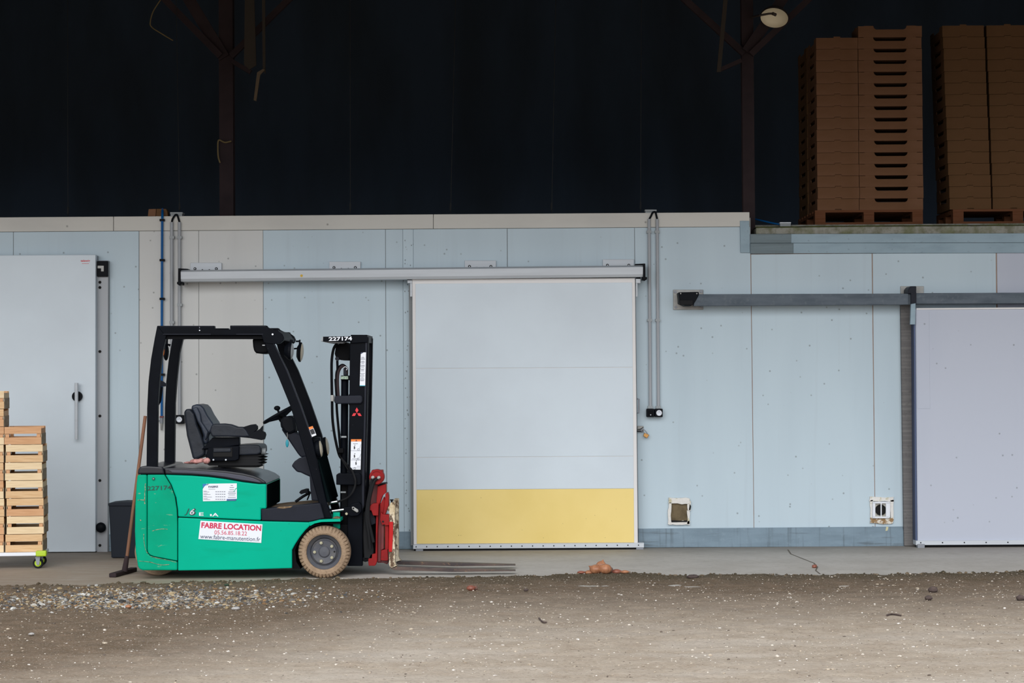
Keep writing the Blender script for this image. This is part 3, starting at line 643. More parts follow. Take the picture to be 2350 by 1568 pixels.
def vscuff(pts, w):
    a_ = [(x - w * random.uniform(.3, 1), y) for x, y in pts]; b_ = [(x + w * random.uniform(.3, 1), y) for x, y in pts][::-1]
    fp('scuff', a_ + b_, -.0035, .002, M_scuff, 0)
vscuff([(333.5, 1110), (333, 1116), (333.4, 1124), (332, 1132), (332.5, 1140), (331.5, 1148), (332, 1157)], 1.6)
scuff([(316, 1148), (322, 1147.4), (328, 1148), (333, 1147.6)], 1.0)
scuff([(343, 1290), (350, 1292), (360, 1295), (374, 1297), (388, 1296)], 1.2)
scuff([(318, 1288), (334, 1289), (350, 1291)], .7)
scuff([(349, 1219), (356, 1217), (362, 1215.5), (372, 1214), (384, 1215)], .9)
vscuff([(330, 1226), (329.6, 1236), (331, 1247), (334, 1262), (338, 1270)], .8)
vscuff([(322, 1193), (323.5, 1196)], 1.4)
scuff([(345, 1277.5), (360, 1281), (385, 1286), (404, 1291)], .6)
# hood
fp('hood_rear_cap', [(315, 1089), (317, 1076), (322, 1071), (340, 1070), (374, 1072), (378, 1089)], .0, 1.05, M_gloss, .012)
hood = fp('hood_cover', [(379, 1089), (376, 1074.5), (426.5, 1074.5), (478, 1077.5), (517, 1080.5), (557, 1086), (582, 1092), (598, 1098.5), (608, 1105.5), (611.5, 1111), (594, 1110.3), (557, 1105.8), (517, 1098.8), (478, 1093.8), (438, 1090.8)], .0, 1.05, M_gloss, .012)
fp('hood_highlight', [(386, 1079), (426, 1079.5), (478, 1082.5), (517, 1086), (557, 1092), (580, 1097.5), (594, 1103.5), (600, 1108.5), (594, 1108.2), (557, 1102.4), (517, 1095), (478, 1090), (438, 1087), (395, 1085.5)], -.006, .02, mat('hood_band_grey', (58, 60, 76), .28, spec=.4), .004)  # lavender highlight along the hood side, painted as a paler strip
b = MB(); b.px([(600, 1112), (612.8, 1112), (612.8, 1168), (600, 1168)], YF + .05, YF + 1.0); hf = b.build('hood_front', M_blkgloss, fk, bevel=.006)
b = MB(); b.px([(612.5, 1118), (613.6, 1118), (613.6, 1138), (612.5, 1138)], YF + .28, YF + .46); b.build('green_reflection', M_green, hf)  # green plate painting a reflection on the glossy hood front
b = MB(); b.tube([P(613.4, 1146, YF + .62), P(614.6, 1128, YF + .66)], .006, 6, False); b.build('front_cable', M_aluG, hf)
fc('lock', 352, 1099, -.012, 0, 3.2, M_stencil)
fc('lock_core', 352, 1099, -.016, -.01, 1.6, M_plate)
# overhead guard
pil = [(360.6, 748), (355, 776), (346.5, 824), (340.5, 877), (337.5, 938), (336, 1073), (360, 1073), (361.8, 928), (365.4, 875), (372.7, 807), (380, 776), (382, 769), (384, 768), (384, 748)]
fp('rear_pillar', pil, .05, .12, M_blkpaint, .008)
b = MB(); b.px(pil, YF + .93, YF + 1.0, YF + .05); b.build('rear_pillar', M_blkpaint, fk, bevel=.008)
beam = [(361, 747.8), (491.5, 747.8), (492, 754), (512, 756.5), (528, 757), (528, 747.2), (611, 747.2), (614.5, 751.5), (626, 757), (638, 757.2), (639.5, 760.8), (648, 767), (652, 775), (650, 782), (642, 788), (624, 790), (606, 787), (600, 769.8), (378, 770)]
fp('roof_beam', beam, .044, .124, M_blkpaint, .004)
fr('roof_beam_flange', 378, 769.5, 604, 778.6, .075, .12, M_blkmat, .002)
b = MB(); b.px(beam, YF + .926, YF + 1.006, YF + .05); b.build('roof_beam', M_blkpaint, fk, bevel=.004)
for a, q in ((362, 490), (530, 610)):
    fr('beam_lip', a, 748.6, q, 750.4, .040, .05, M_dkgrey, .001); fr('beam_lip', a + 12, 766.4, q - 6, 768.4, .040, .05, M_dkgrey, .001)
for x in (372, 402, 432, 462, 492, 522, 552, 582, 606):
    fr('roof_slat', x, 757, x + 9, 768, .12, .93, M_blkpaint, .004)
fp('roof_front_plate', [(628, 758.5), (639, 759), (652, 774), (652, 781), (644, 781)], .12, .93, M_blkpaint, .003)
fc('guard_bolt', 625.5, 767.5, .038, .05, 2.2, M_white, n=10)
fc('guard_bolt', 458, 758.5, .038, .05, 1.5, M_white, n=8)
fp('label', [(457.2, 749), (458.4, 749), (458.4, 754), (457.2, 754)], .040, .05, M_inkgrey, 0)
fpil = [(603, 769), (611, 800), (616, 811.5), (640, 868), (666, 932), (702, 1048), (741, 1190), (762, 1190), (748.5, 1150), (731, 1072), (716, 1005), (689, 927), (659, 850), (628, 788), (622, 770)]
fp('front_pillar', fpil, .05, .13, M_blkpaint, .006)
b = MB(); b.px(fpil, YF + .92, YF + 1.0, YF + .05); b.build('front_pillar', M_blkpaint, fk, bevel=.006)
fp('pillar_highlight', [(627, 788), (629.5, 790), (660, 851), (690, 927), (717, 1005), (714.5, 1006), (687, 928), (657, 851)], .046, .05, M_dkgrey, 0)  # edge highlight painted as a paler strip down the pillar
b = MB(); b.px([(579, 777), (613, 777), (618, 790), (616, 811), (600, 812.5), (588, 811), (583, 807), (580.5, 796)], YF + .14, YF + .45); b.build('roof_console', M_blkmat, fk, bevel=.015)
fr('label', 602, 791.5, 608, 793.5, .137, .14, M_white, 0)
# lamps
def lamp(nm, x, y, d, rpx, dep, lens, tilt=0.0):
    c = P(x, y, YF + d); r = rpx * (YF + d) / F
    R_ = Matrix.Translation(c) @ Matrix.Rotation(tilt, 4, 'Y')
    b = MB(); b.lathe([(.0005, -dep), (r * .55, -dep * .95), (r * .95, -dep * .3), (r, 0), (r * .96, .008), (.0005, .008)], (0, 0, 0), 'X', 28)
    bmesh.ops.transform(b.bm, matrix=R_, verts=b.bm.verts); o = b.build(nm, M_blk, fk)
    b = MB(); b.lathe([(r * .94, .006), (r * .8, .016), (r * .4, .024), (.0005, .026)], (0, 0, 0), 'X', 28)
    bmesh.ops.transform(b.bm, matrix=R_, verts=b.bm.verts); b.build('lens', lens, o, smooth=True)
lamp('headlamp', 667, 806, .12, 21, .05, M_lens, .06)
lamp('headlamp', 689.5, 808.5, .8, 23, .03, M_beige, .08)
ft('lamp_bracket', [(668, 786), (669, 780)], .12, .012, M_blk, smooth=False)
ft('lamp_bracket', [(679, 783.5), (686, 783.5), (688, 780), (687, 800), (681, 800), (671, 801)], .8, .007, M_blk, smooth=False)
lamp('work_lamp', 733, 1030, .12, 21, .06, M_beige, -.12)
lamp('work_lamp', 748, 1025, .8, 22, .05, M_beige, -.12)
fr('work_lamp_mount', 708, 1004, 734, 1052, .1, .2, M_blkpaint, .006)
t_ = MB(); t_.ball(P(381, 808, YF + .5), .052, (.45, .9, 1.35), 3); o = t_.build('rear_lamp', M_blk, fk, smooth=True)
t_ = MB(); t_.ball(P(377.5, 806, YF + .49), .04, (.3, .9, 1.2), 3); t_.build('lens', M_orange, o, smooth=True)
ft('rear_lamp_bracket', [(383, 778), (383, 790), (391, 793)], .5, .010, M_blk, smooth=False)
fp('guard_handle', [(365, 872), (372, 875), (381, 881), (380, 887), (364, 888)], .3, .34, M_dkgrey, .004)
ft('guard_rod', [(371, 888), (367, 920), (362, 929)], .3, .012, M_blkpaint, smooth=False)
fp('warning_label', [(708, 981), (717.5, 978), (726, 999), (716, 1003)], .036, .046, M_white, 0)
fp('warning_label_top', [(708, 981), (717.5, 978), (719.5, 983), (710, 986)], .034, .036, M_orange, 0)
fp('warning_label_picture', [(710.5, 987), (719, 984), (723.5, 995), (715, 998)], .034, .036, M_black_ink, 0)
# cab floor and side step
fp('side_step', [(598.8, 1169), (735, 1155), (744.5, 1190), (716, 1196.5), (708.5, 1198), (600.5, 1195.2)], .0, .16, M_dkgrey, .008)
fp('floor_plate', [(606, 1170), (640, 1165.5), (735, 1157.5), (740, 1172), (606, 1178)], .16, .95, M_dirtm, .004)
fp('step_dirt', [(634, 1166.5), (640, 1163.5), (660, 1162.5), (672, 1161.5), (668, 1165), (650, 1168)], -.003, .02, M_dirtm, .001)
# dash, steering
fp('steering_column', [(645, 985), (655, 982), (690, 1000), (716, 1010), (720, 1048), (690, 1050), (682, 1040)], .38, .62, M_dkgrey, .012)
fp('column_box', [(642, 968), (648, 958), (663, 954), (676, 960), (680, 990), (664, 998), (652, 992), (644, 980)], .36, .64, M_blk, .02)
b = MB(); cw = P(643, 950, YF + .5); R_ = Matrix.Translation(cw) @ Matrix.Rotation(math.radians(-29), 4, 'Y')
prof = [(.145 + .013 * math.cos(a), .013 * math.sin(a)) for a in np.linspace(0, 2 * math.pi, 11)]
b.lathe(prof, (0, 0, 0), 'Z', 40)
for k in range(3):
    a = k * 2.094 + .5; b.tube([(.02 * math.cos(a), .02 * math.sin(a), -.03), (.14 * math.cos(a), .14 * math.sin(a), 0)], .012, 6, False)
b.cyl((0, 0, -.06), (0, 0, -.015), .035)
bmesh.ops.transform(b.bm, matrix=R_, verts=b.bm.verts); sw = b.build('steering_wheel', M_blk, fk)
b = MB(); b.ball(P(636, 937, YF + .38), .026, (1, 1, .75), 3); b.cyl(P(637, 940, YF + .38), P(640, 947, YF + .38), .009); b.build('steering_knob', M_blk, sw)
ft('key_cord', [(659, 993), (659.5, 1000), (659.5, 1010)], .355, .0025, M_plate)
b = MB(); b.ball(P(659, 1018, YF + .35), .03, (.42, .25, 1.05), 3); b.build('key_fob', M_teal, fk, smooth=True)
fp('front_cowl', [(668.5, 1069.5), (676, 1059), (686, 1052), (700, 1047), (722, 1048), (740, 1100), (714, 1096), (700, 1090), (690, 1085), (681, 1083.5)], .2, .86, M_dkgrey, .012)
fp('cowl_lower', [(710, 1088), (733, 1095), (752, 1152), (715, 1149), (712, 1120)], .2, .86, M_dkgrey, .008)
fp('front_shield', [(718, 1046), (729.5, 1046), (758, 1152), (748, 1154)], .13, .92, M_blkgloss, .004)
fp('shield_plate', [(728, 1054), (732.6, 1054), (737.4, 1071.5), (734, 1071.5)], .18, .82, M_aluG, .002)
fp('shield_plate', [(735, 1074), (738.2, 1074), (744, 1095), (741, 1095)], .18, .5, M_aluG, .002)
fp('shield_plate', [(741, 1097), (744.2, 1097), (752, 1126), (749, 1126)], .2, .42, M_dkgrey, .002)
ft('pedal_arm', [(678, 1152), (695, 1140), (706, 1134), (713, 1130)], .45, .011, M_blk, smooth=False)
fp('pedal', [(686, 1131), (690, 1126), (701, 1122.5), (706, 1123), (708, 1134), (700, 1132), (691, 1135)], .4, .52, M_blk, .004)
ft('pedal_arm', [(705, 1148), (709, 1138), (712, 1130)], .6, .006, M_blk, smooth=False)
# seat
seat = thing('seat', (0, 0, 0)); seat.parent = fk; seat.location = (0, 0, 0); seat.matrix_parent_inverse = Matrix.Translation(-fk.location)
def sp_(n, pts, d0, d1, m, bev=.012):
    b = MB(); b.px(pts, YF + d0, YF + d1); return b.build(n, m, seat, bevel=bev, segs=3)
sp_('back_shell', [(421, 945), (427, 939.5), (436, 938), (446, 950), (452, 975), (462, 1000), (471, 1030), (470, 1045), (458, 1052), (446, 1057), (441, 1050), (428, 1000)], .3, .76, M_seat, .02)
sp_('backrest', [(437, 935), (441, 931), (450, 928), (461, 930), (468, 937), (476, 953), (484, 965), (491, 975), (490, 986), (478, 1000), (480, 1012), (472, 1022), (464, 1014), (466, 1000), (461, 984), (452, 968), (446, 952)], .32, .74, M_seat_lit, .025)
sp_('backrest_bolster', [(441, 938), (452, 935), (459, 950), (462, 968), (470, 980), (478, 992), (474, 1006), (470, 1012), (468, 998), (462, 982), (453, 966), (447, 950)], .285, .33, M_seat_lit, .012)
sp_('armrest', [(481, 990), (484, 978), (490, 973), (515, 972.5), (530, 974.5), (545, 980), (558, 980), (566, 988), (574, 1003), (560, 1004), (525, 1003), (486, 1003)], .22, .33, M_seat, .02)
sp_('armrest_controls', [(556, 981), (575, 975), (585, 974), (590, 979), (590, 986), (584, 991), (596, 985), (602, 977.5), (601, 990), (607.5, 993), (609, 999), (606, 1009), (600, 1010.5), (574, 1006), (545, 1003)], .23, .31, M_blk, .008)
sp_('armrest_mount', [(462, 1032), (478, 1016), (488, 1004), (549, 1004), (549, 1022), (520, 1026), (480, 1030)], .27, .36, M_blkpaint, .006)
sp_('seat_cushion', [(548, 1022), (575, 1020.5), (593, 1021.5), (598, 1026), (599, 1040), (590, 1044), (540, 1046), (470, 1046), (470, 1030)], .3, .76, M_seat, .025)
for a, q, e in ((1042, 1049, 605), (1048, 1056, 603), (1055, 1063, 602), (1062, 1069, 600)):
    sp_('bellows', [(470, a), (590, a), (600, (a + q) / 2 - 1), (e, (a + q) / 2), (598, q - 1.5), (590, q), (480, q)], .33, .73, M_rubber, .006)
sp_('bellows', [(500, 1067), (590, 1067), (594, 1073), (500, 1073)], .36, .7, M_rubber, .004)
sp_('seat_frame', [(478, 1026), (549, 1024), (548, 1054), (540, 1058), (478, 1059), (472, 1050)], .27, .32, M_blkpaint, .006)
sp_('frame_slot', [(489, 1028), (533, 1028), (533, 1049), (489, 1049)], .262, .272, M_void, .004)
sp_('frame_roller', [(489, 1029), (530, 1029), (530, 1038), (489, 1039)], .255, .27, M_seat, .008)
for x in (490, 518.5):
    c = P(x, 1055.5, YF + .27); b = MB(); b.cyl(c, c + Vector((0, -.008, 0)), .007, n=10); b.build('bolt', M_alu, seat)
c = P(600, 1036, YF + .4); b = MB(); b.cyl(c, c + Vector((.035, 0, 0)), .026, n=16); b.build('seat_knob', M_greybox, seat)
# mast
def both(name, pts, d0, d1, m, bev=.005, par=None):
    o = fp(name, pts, d0, d1, m, bev, par)
    b = MB(); b.px(pts, YF + 1.05 - d1, YF + 1.05 - d0, YF + d0); b.build(name, m, par or fk, bevel=bev)
    return o
both('mast_channel', [(803, 786), (839, 771), (839.5, 786), (834.5, 1000), (832, 1100), (832, 1299.5), (797, 1299.5), (798, 1100), (801, 960)], .22, .30, M_blkpaint, .005)
both('mast_rail', [(838.5, 772), (843.5, 772), (843, 800), (840, 936), (836.5, 1090), (835.5, 1160), (831, 1174), (830, 1100), (834, 1000)], .215, .30, M_dkgrey, .002)
both('inner_mast', [(843, 773.5), (846, 774), (843, 936), (839, 1090), (837, 1160), (832, 1170), (834, 1090), (839, 936)], .24, .32, M_blkpaint, .002)
fp('mast_top_plate', [(805, 768.5), (843, 768.5), (843.5, 786), (805, 788)], .2, .85, M_blkpaint, .004)
fp('mast_number_bar', [(736, 783), (740, 773), (804.5, 771.5), (806, 785), (770, 784.5), (738, 783.8)], .18, .26, M_blkpaint, .003)
fp('bar_end', [(736, 783), (739, 773.2), (741.5, 773.2), (741, 783.6)], .176, .18, M_greybox, 0)
fp('bar_underside', [(739, 784), (792, 784.6), (786, 788.6), (752, 787)], .24, .8, M_aluG, .002)
text('number', '227174', (754.5, 783), (808, 781.5), 9, YF + .178, M_white, fk, bold=.03)
both('hose_sheave', [(771, 792), (790, 786), (801, 788), (801, 822), (798, 827.5), (784, 827), (772, 824), (768, 812)], .4, .44, M_blkmat, .004)
fc('hose_pulley', 773.5, 823.5, .37, .44, 4.5, M_dkgrey)
fr('cylinder_crosshead', 782, 862, 806, 873, .3, .78, M_blkpaint)
fr('label', 782.5, 863.5, 799, 870.5, .296, .3, mat('label_greenish', (168, 190, 170), .5, layers=[('noise', (300, 300, 160), .48, .55, (70, 96, 80), .9)]), 0)
fr('cylinder_head', 788, 843, 797, 862, .34, .44, M_dkgrey)
for d in (.36, .64):
    b = MB(); b.cyl(P(791.5, 872, YF + d), P(788, 1296, YF + d), .030, n=16); b.build('lift_cylinder', M_blkpaint, fk)
fp('inner_web', [(783.5, 1088), (801, 1088), (799, 1296), (783, 1296)], .3, .74, M_blkmat, .003)
ft('chain', [(777.5, 920), (775, 880), (776, 858), (781, 845), (787, 841), (793, 846), (796, 858)], .35, .011, M_rust)
ft('chain', [(772.5, 880), (773, 856), (779, 843), (787, 838.5), (795, 845)], .42, .012, M_blkmat)
ft('mast_hose', [(774, 788), (766, 800), (761.5, 825), (761, 860), (762, 915), (763, 960), (768, 1000), (777, 1040), (783, 1052)], .33, .011, M_blkmat)
ft('mast_hose', [(774, 828), (775, 870), (772.5, 900), (773, 940), (777, 985), (781, 1030), (784, 1050)], .38, .010, M_blkmat)
ft('mast_hose', [(769, 870), (771, 900), (775, 960), (780, 1000)], .40, .007, M_rubber)
fr('hose_clip', 758.5, 907, 766, 921.5, .3, .36, M_plate, .003)
fr('hose_clip', 774.5, 1029, 788, 1040, .3, .4, M_blkmat, .003)
fp('mast_crossbar', [(768, 909), (828, 907.5), (832, 911), (832, 922), (828, 927), (772, 927.5), (767, 924)], .19, .26, M_dkgrey, .010)
fr('cross_member', 800, 905, 834, 930, .3, .75, M_blkmat)
ft('hook', [(788, 845), (792, 842), (797, 845), (795, 850)], .33, .003, M_white)
fr('hose_tag', 783, 1001, 795, 1005, .29, .3, M_greybox, .002)
fr('hose_tag', 781.5, 1128, 794, 1132, .29, .3, M_greybox, .002)
fp('mast_collar', [(771.5, 1090), (776, 1087), (826, 1087), (829, 1092), (829, 1111), (824, 1114), (771.5, 1113)], .17, .30, M_blkpaint, .006)
ft('mast_hose', [(783, 1052), (795, 1066), (806, 1078), (814, 1096), (815.5, 1112), (809, 1130), (797, 1143), (776, 1152)], [.3, .26, .2, .15, .15, .15, .17, .2], .009, M_rubber)
ft('mast_hose', [(783, 1052), (793, 1068), (802, 1084), (806, 1100)], [.3, .27, .25, .24], .008, M_rubber)
ft('hose_ferrule', [(755, 1155), (774, 1151.5)], .2, .010, M_chrome, smooth=False)
ft('tilt_rod', [(761, 1173.8), (789, 1170)], .2, .010, M_chrome, smooth=False)
ft('tilt_cylinder', [(742, 1178), (762, 1173.6)], .2, .022, M_blkpaint, smooth=False)
fp('tilt_bracket', [(789, 1165), (803, 1163.5), (804, 1158), (824, 1152.5), (830, 1161), (830, 1174), (822, 1184), (806, 1186), (790, 1180)], .16, .22, M_blkpaint, .006)
b = MB(); b.px([(807, 1164), (811, 1163), (822, 1170), (823, 1175), (819, 1177), (808, 1170)], YF + .145, YF + .16); lk = b.build('lock_plate', M_plate, fk, bevel=.004)
fc('pivot_hole', 811, 1167, .14, .146, 2, M_void, lk, 10)
fc('grease_bolt', 795, 1179.5, .14, .17, 3, M_bolt, n=8)
# mast stickers
fp('rental_sticker', [(828, 809), (840, 809), (838, 886), (825.5, 886)], .208, .214, M_white, 0)
fp('sticker_band', [(825.6, 884.5), (838, 884.5), (838, 886.3), (825.5, 886.3)], .206, .208, M_teal, 0)
fp('sticker_band', [(828, 809), (834, 809), (829, 812.5), (827.9, 812.5)], .206, .208, M_navy, 0)
b = MB()
for i, y in enumerate((820, 822.5, 825, 829, 831.5, 834, 838, 840.5, 843, 847, 849, 851.5, 857, 860, 863, 866, 869, 872, 874)):
    w = 3 + (i * 7 % 5) * .6; xm = 832.6 - (y - 820) * .03; b.rect(xm - w, y - .5, xm + w, y + .5, YF + .206, YF + .208)
b.build('sticker_print', M_inkgrey, fk, kind='stuff')
def poly(n, pts, m, d=.211): fp(n, pts, d, d + .003, m, 0)
poly('three_diamond_logo', [(818.8, 935.5), (822.8, 942), (818.8, 948.2), (815.2, 942)], M_inkred)
poly('three_diamond_logo', [(817.8, 948.6), (814.4, 955), (807.6, 955), (811, 948.6)], M_inkred)
poly('three_diamond_logo', [(819.6, 948.6), (826.2, 948.6), (830, 955), (823.2, 955)], M_inkred)
poly('pictogram_sticker', [(805.6, 1008.5), (829.5, 1008.5), (827.5, 1078), (804, 1078)], M_white)
poly('pictogram_header', [(805.6, 1008.5), (829.5, 1008.5), (829.3, 1013.4), (805.5, 1013.4)], M_orange, .209)
poly('warning_triangle', [(817.6, 1009.4), (820, 1012.8), (815.2, 1012.8)], M_redd, .207)
b = MB()
for y in (1034.5, 1056): b.rect(805, y - .3, 829, y + .3, YF + .209, YF + .211)
b.rect(810, 1018, 821, 1019, YF + .209, YF + .211); b.rect(808.5, 1053, 822, 1053.8, YF + .209, YF + .211); b.rect(808, 1074, 827, 1074.6, YF + .209, YF + .211); b.rect(819, 1070, 827, 1070.6, YF + .209, YF + .211)
b.px([(828, 1020), (828.6, 1020), (825.6, 1030), (825, 1030)], YF + .209, YF + .211); b.px([(828, 1042), (828.6, 1042), (825, 1051), (824.4, 1051)], YF + .209, YF + .211)
b.build('pictogram_lines', M_inkgrey, fk, kind='stuff')
b = MB()
for (x, y) in ((813.5, 1028), (813.5, 1047.5), (817, 1064)):
    b.px([(x - 1.5, y - 3), (x + .5, y - 4), (x + 1.5, y), (x + .8, y + 3), (x - 1.2, y + 3)], YF + .208, YF + .211)
    c = P(x + .8, y - 6, YF + .209); b.cyl(c, c + Vector((0, .001, 0)), .0035, n=8)
b.build('pictogram_figures', M_black_ink, fk, kind='stuff')
for (x, y) in ((822.5, 1032), (822, 1053.5), (814, 1075)):
    c = P(x, y, YF + .2085); b = MB(); b.lathe([(.0088, 0), (.0088, -.001), (.0066, -.001), (.0066, 0)], c, n=16); b.build('pictogram_wheel', M_inkgrey, fk)
# carriage (red clamp head)
car = thing('fork_carriage', (0, 0, 0)); car.parent = fk; car.matrix_parent_inverse = Matrix.Translation(-fk.location)
def cp(n, pts, d0, d1, m, bev=.004):
    b = MB(); b.px(pts, YF + d0, YF + d1); return b.build(n, m, car, bevel=bev)
c = P(864.5, 1095, YF + .2); b = MB(); b.cyl(c, c + Vector((0, .10, 0)), 17.3 * 17.3 / F, n=32); b.build('rotator_drum', M_red, car, bevel=.004)
b = MB(); b.lathe([(.053, 0), (.053, -.006), (.045, -.006), (.045, 0)], c, n=32); b.build('drum_rim', M_red, car)
cp('rotator_cap', [(852.8, 1079.5), (878, 1079.5), (878.5, 1087), (876, 1092), (854, 1092), (851, 1090)], .22, .36, M_red)
cp('drum_back', [(850, 1088), (854, 1086), (854, 1106), (849, 1104)], .26, .6, M_blkmat)
cp('backing_plate', [(850, 1112), (868, 1112), (866, 1160), (850, 1160)], .34, .72, M_redd)
cp('backing_plate', [(846, 1160), (880, 1160), (878, 1280), (850, 1280)], .38, .72, M_blkmat)
cp('slide_post', [(866.5, 1117), (886, 1111), (886, 1131), (878, 1138), (870, 1160), (866.5, 1215), (865.5, 1288), (861, 1299), (846, 1299), (844.5, 1285), (850.5, 1272), (861.5, 1271), (863, 1180), (864, 1150)], .24, .36, M_red)
cp('slide_shadow_plate', [(870, 1160), (880, 1150), (884, 1200), (876, 1240), (874, 1290), (866, 1290), (867, 1215)], .28, .4, M_redd)
cp('side_plate', [(846, 1164), (853, 1158), (856, 1156), (869, 1155.5), (868, 1184), (856, 1183.5), (852, 1172), (846, 1172)], .2, .3, M_red)
cp('post_cap', [(873, 1111), (884, 1109.5), (886, 1113), (868, 1117), (867, 1114)], .25, .5, M_blkmat)
cp('hook_arm', [(884.5, 1133), (890, 1130.5), (892, 1138), (892, 1160), (884, 1181), (879, 1181), (882, 1160)], .22, .34, M_red)
cp('hook_arm_side', [(872, 1158), (881, 1140), (884, 1150), (879, 1182), (872, 1192)], .25, .34, M_red)
cp('hook_block', [(874, 1175), (879, 1181), (893, 1181.5), (893, 1206), (886, 1207), (881, 1204), (877, 1206), (872, 1194)], .2, .32, M_red)
fcq = P(879, 1197.5, YF + .198); b = MB(); b.cyl(fcq, fcq + Vector((0, .004, 0)), .008, n=12); b.build('pin_hole', M_void, car)
cp('guide_bar', [(883.5, 1207), (892, 1206), (892, 1262), (883.5, 1262)], .22, .3, M_red)
cp('guide_bar', [(874.5, 1208), (882, 1206), (881, 1260), (874, 1264)], .24, .3, M_redd)
cp('foot_block', [(874.5, 1264), (889.5, 1260), (890.5, 1286), (886, 1287.5), (874, 1286.5)], .21, .36, M_red)
cp('foot_under', [(866, 1284), (892, 1284), (889, 1296), (880, 1292), (866, 1292)], .3, .7, M_redd)
cp('hose_guard', [(834, 1176), (843, 1170), (850, 1200), (852, 1230), (858, 1262), (856, 1284), (835, 1286), (832, 1230)], .24, .34, M_rubber, .01)
cp('lower_bracket', [(832, 1280), (846, 1280), (846, 1288), (838, 1290.5), (832, 1288)], .24, .7, M_blkmat)
cp('grey_bracket', [(846, 1174), (856, 1176), (862, 1192), (862, 1202), (852, 1206), (848, 1190)], .26, .3, M_dkgrey)
for pts in ([(855.6, 1096), (852.5, 1106), (847.8, 1133), (842.8, 1160), (841, 1193), (846, 1226), (849, 1259)], [(869.4, 1096.5), (859.4, 1105), (851.5, 1130), (846, 1160), (846, 1193), (852, 1222), (857, 1245)]):
    b = MB(); b.tube([P(*p, YF + .185) for p in pts], .0125, 8); b.build('carriage_hose', M_rubber, car)
    c = P(*pts[0], YF + .17); b = MB(); b.cyl(c, c + Vector((0, .03, 0)), .014, n=6); b.cyl(c + Vector((-.005, .0, -.004)), c + Vector((.012, 0, .002)), .009, n=8); b.build('hose_fitting', M_plate, car)
def fork(d):
    b = MB(); b.px([(893, 1161), (897, 1153.5), (906.5, 1153.5), (906.5, 1290), (909, 1297), (913, 1301), (897, 1306), (893, 1297)], YF + d, YF + d + .1, YF + .22)
    f = b.build('fork', M_cream, fk, bevel=.003)
    b = MB(); b.px([(895, 1304), (910, 1298.5), (914, 1301), (1183, 1309.3), (1183.5, 1311.2), (1040, 1313), (905, 1309)], YF + d, YF + d + .1, YF + .22); b.build('blade', M_forkb, f, bevel=.002)
    b = MB(); b.px([(893, 1161), (889.5, 1165), (889, 1172), (893, 1174)], YF + d, YF + d + .1, YF + .22); b.build('hook', M_cream, f, bevel=.003)
fork(.22); fork(.74)
fp('fork_guard', [(893, 1198), (902, 1198), (902, 1225), (899.5, 1267), (892, 1267)], .205, .22, M_redb, .002)
b = MB(); b.cyl(P(899, 1146.5, YF + .27), P(899, 1149, YF + .27), .015, n=10); b.cyl(P(899, 1149, YF + .27), P(899, 1154, YF + .27), .007, n=8); b.build('fork_latch', M_blk, fk)
# wheels
def wheel(cx, cz, dface, dirn):
    c = Vector((cx, YF + dface, cz)); s = dirn; Rr = .2055
    prof = [(.136, .012 * s), (.139, .002 * s), (.150, -.004 * s), (.172, -.004 * s), (.184, .004 * s), (.196, .012 * s), (.2035, .028 * s), (Rr, .055 * s), (Rr, .11 * s), (.2035, .135 * s), (.19, .15 * s), (.14, .155 * s)]
    def mod(j, i, r):
        if i % 4 == 0 and 4 <= j <= 6: return r - .013
        return r
    b = MB(); b.lathe(prof, c, 'Y', 168, mod); w = b.build('front_wheel', M_tyre, fk)
    b = MB(); b.lathe([(.137, .012 * s), (.134, .018 * s), (.112, .035 * s), (.103, .05 * s), (.0965, .05 * s), (.096, .032 * s), (.093, .028 * s), (.088, .030 * s), (.045, .034 * s), (.042, .026 * s), (.036, .022 * s), (.0005, .020 * s)], c, 'Y', 48); b.build('rim', M_rim, w, smooth=False)
    for k in range(5):
        a = math.radians(180 - 72 * k); p = c + Vector((.075 * math.cos(a), .031 * s, .075 * math.sin(a)))
        b = MB(); b.cyl(p, p + Vector((0, -.016 * s, 0)), .0125, n=6); b.cyl(p, p + Vector((0, -.024 * s, 0)), .006, n=8); b.build('wheel_bolt', M_bolt, w)
    p = c + Vector((.08, .0305 * s, .002)); b = MB(); b.cyl(p, p + Vector((0, -.003 * s, 0)), .007, n=10); b.build('valve_hole', M_void, w)
wc = P(743.3, 1267.3, YF)
wheel(wc.x, .2055, 0.0, 1); wheel(wc.x, .2055, 1.05, -1)
for dd in (.34, .56):
    c = P(362, 1270, YF + dd); b = MB(); b.lathe([(.07, 0), (.16, -.005), (.185, .01), (.19, .03), (.19, .13), (.18, .15), (.07, .155)], (c.x, YF + dd, .19), 'Y', 40); b.build('steer_wheel', M_tyre, fk)
# lettering on the body
text('stencil_number', '227174', (338, 1126.5), (393.5, 1124), 10, YF - .004, M_stencil, fk, bold=.02)
SX = (1242 - 1199) / 142.0
st4 = [(460.1, 1195.2), (602.4, 1203.7), (599.5, 1246.6), (455.2, 1237.7)]
fp('rental_sticker', st4, -.0095, -.0045, M_white, .001)
YS = YF - .0105
text('rental_text', 'FABRE LOCATION', (461.8, 1212.0), (599.0, 1219.2), 13.2, YS, M_crim, fk, bold=.035)
text('rental_text', '05.56.85.18.22', (492, 1226.6), (566.5, 1229.6), 9.2, YS, M_crim, fk)
text('rental_text', 'www.fabre-manutention.fr', (459.2, 1236.0), (597, 1243.2), 9.8, YS, M_navy, fk)
fp('company_sticker', [(473, 1110.6), (543.5, 1109.6), (543.6, 1145), (541, 1149.5), (465.8, 1150.8), (465.4, 1122.5)], -.004, 0.0, M_white, 0)
fp('sticker_triangle', [(465, 1110.8), (476.5, 1111), (465.2, 1119.8)], -.005, 0.0, mat('logo_blue', (30, 120, 180), .5), 0)
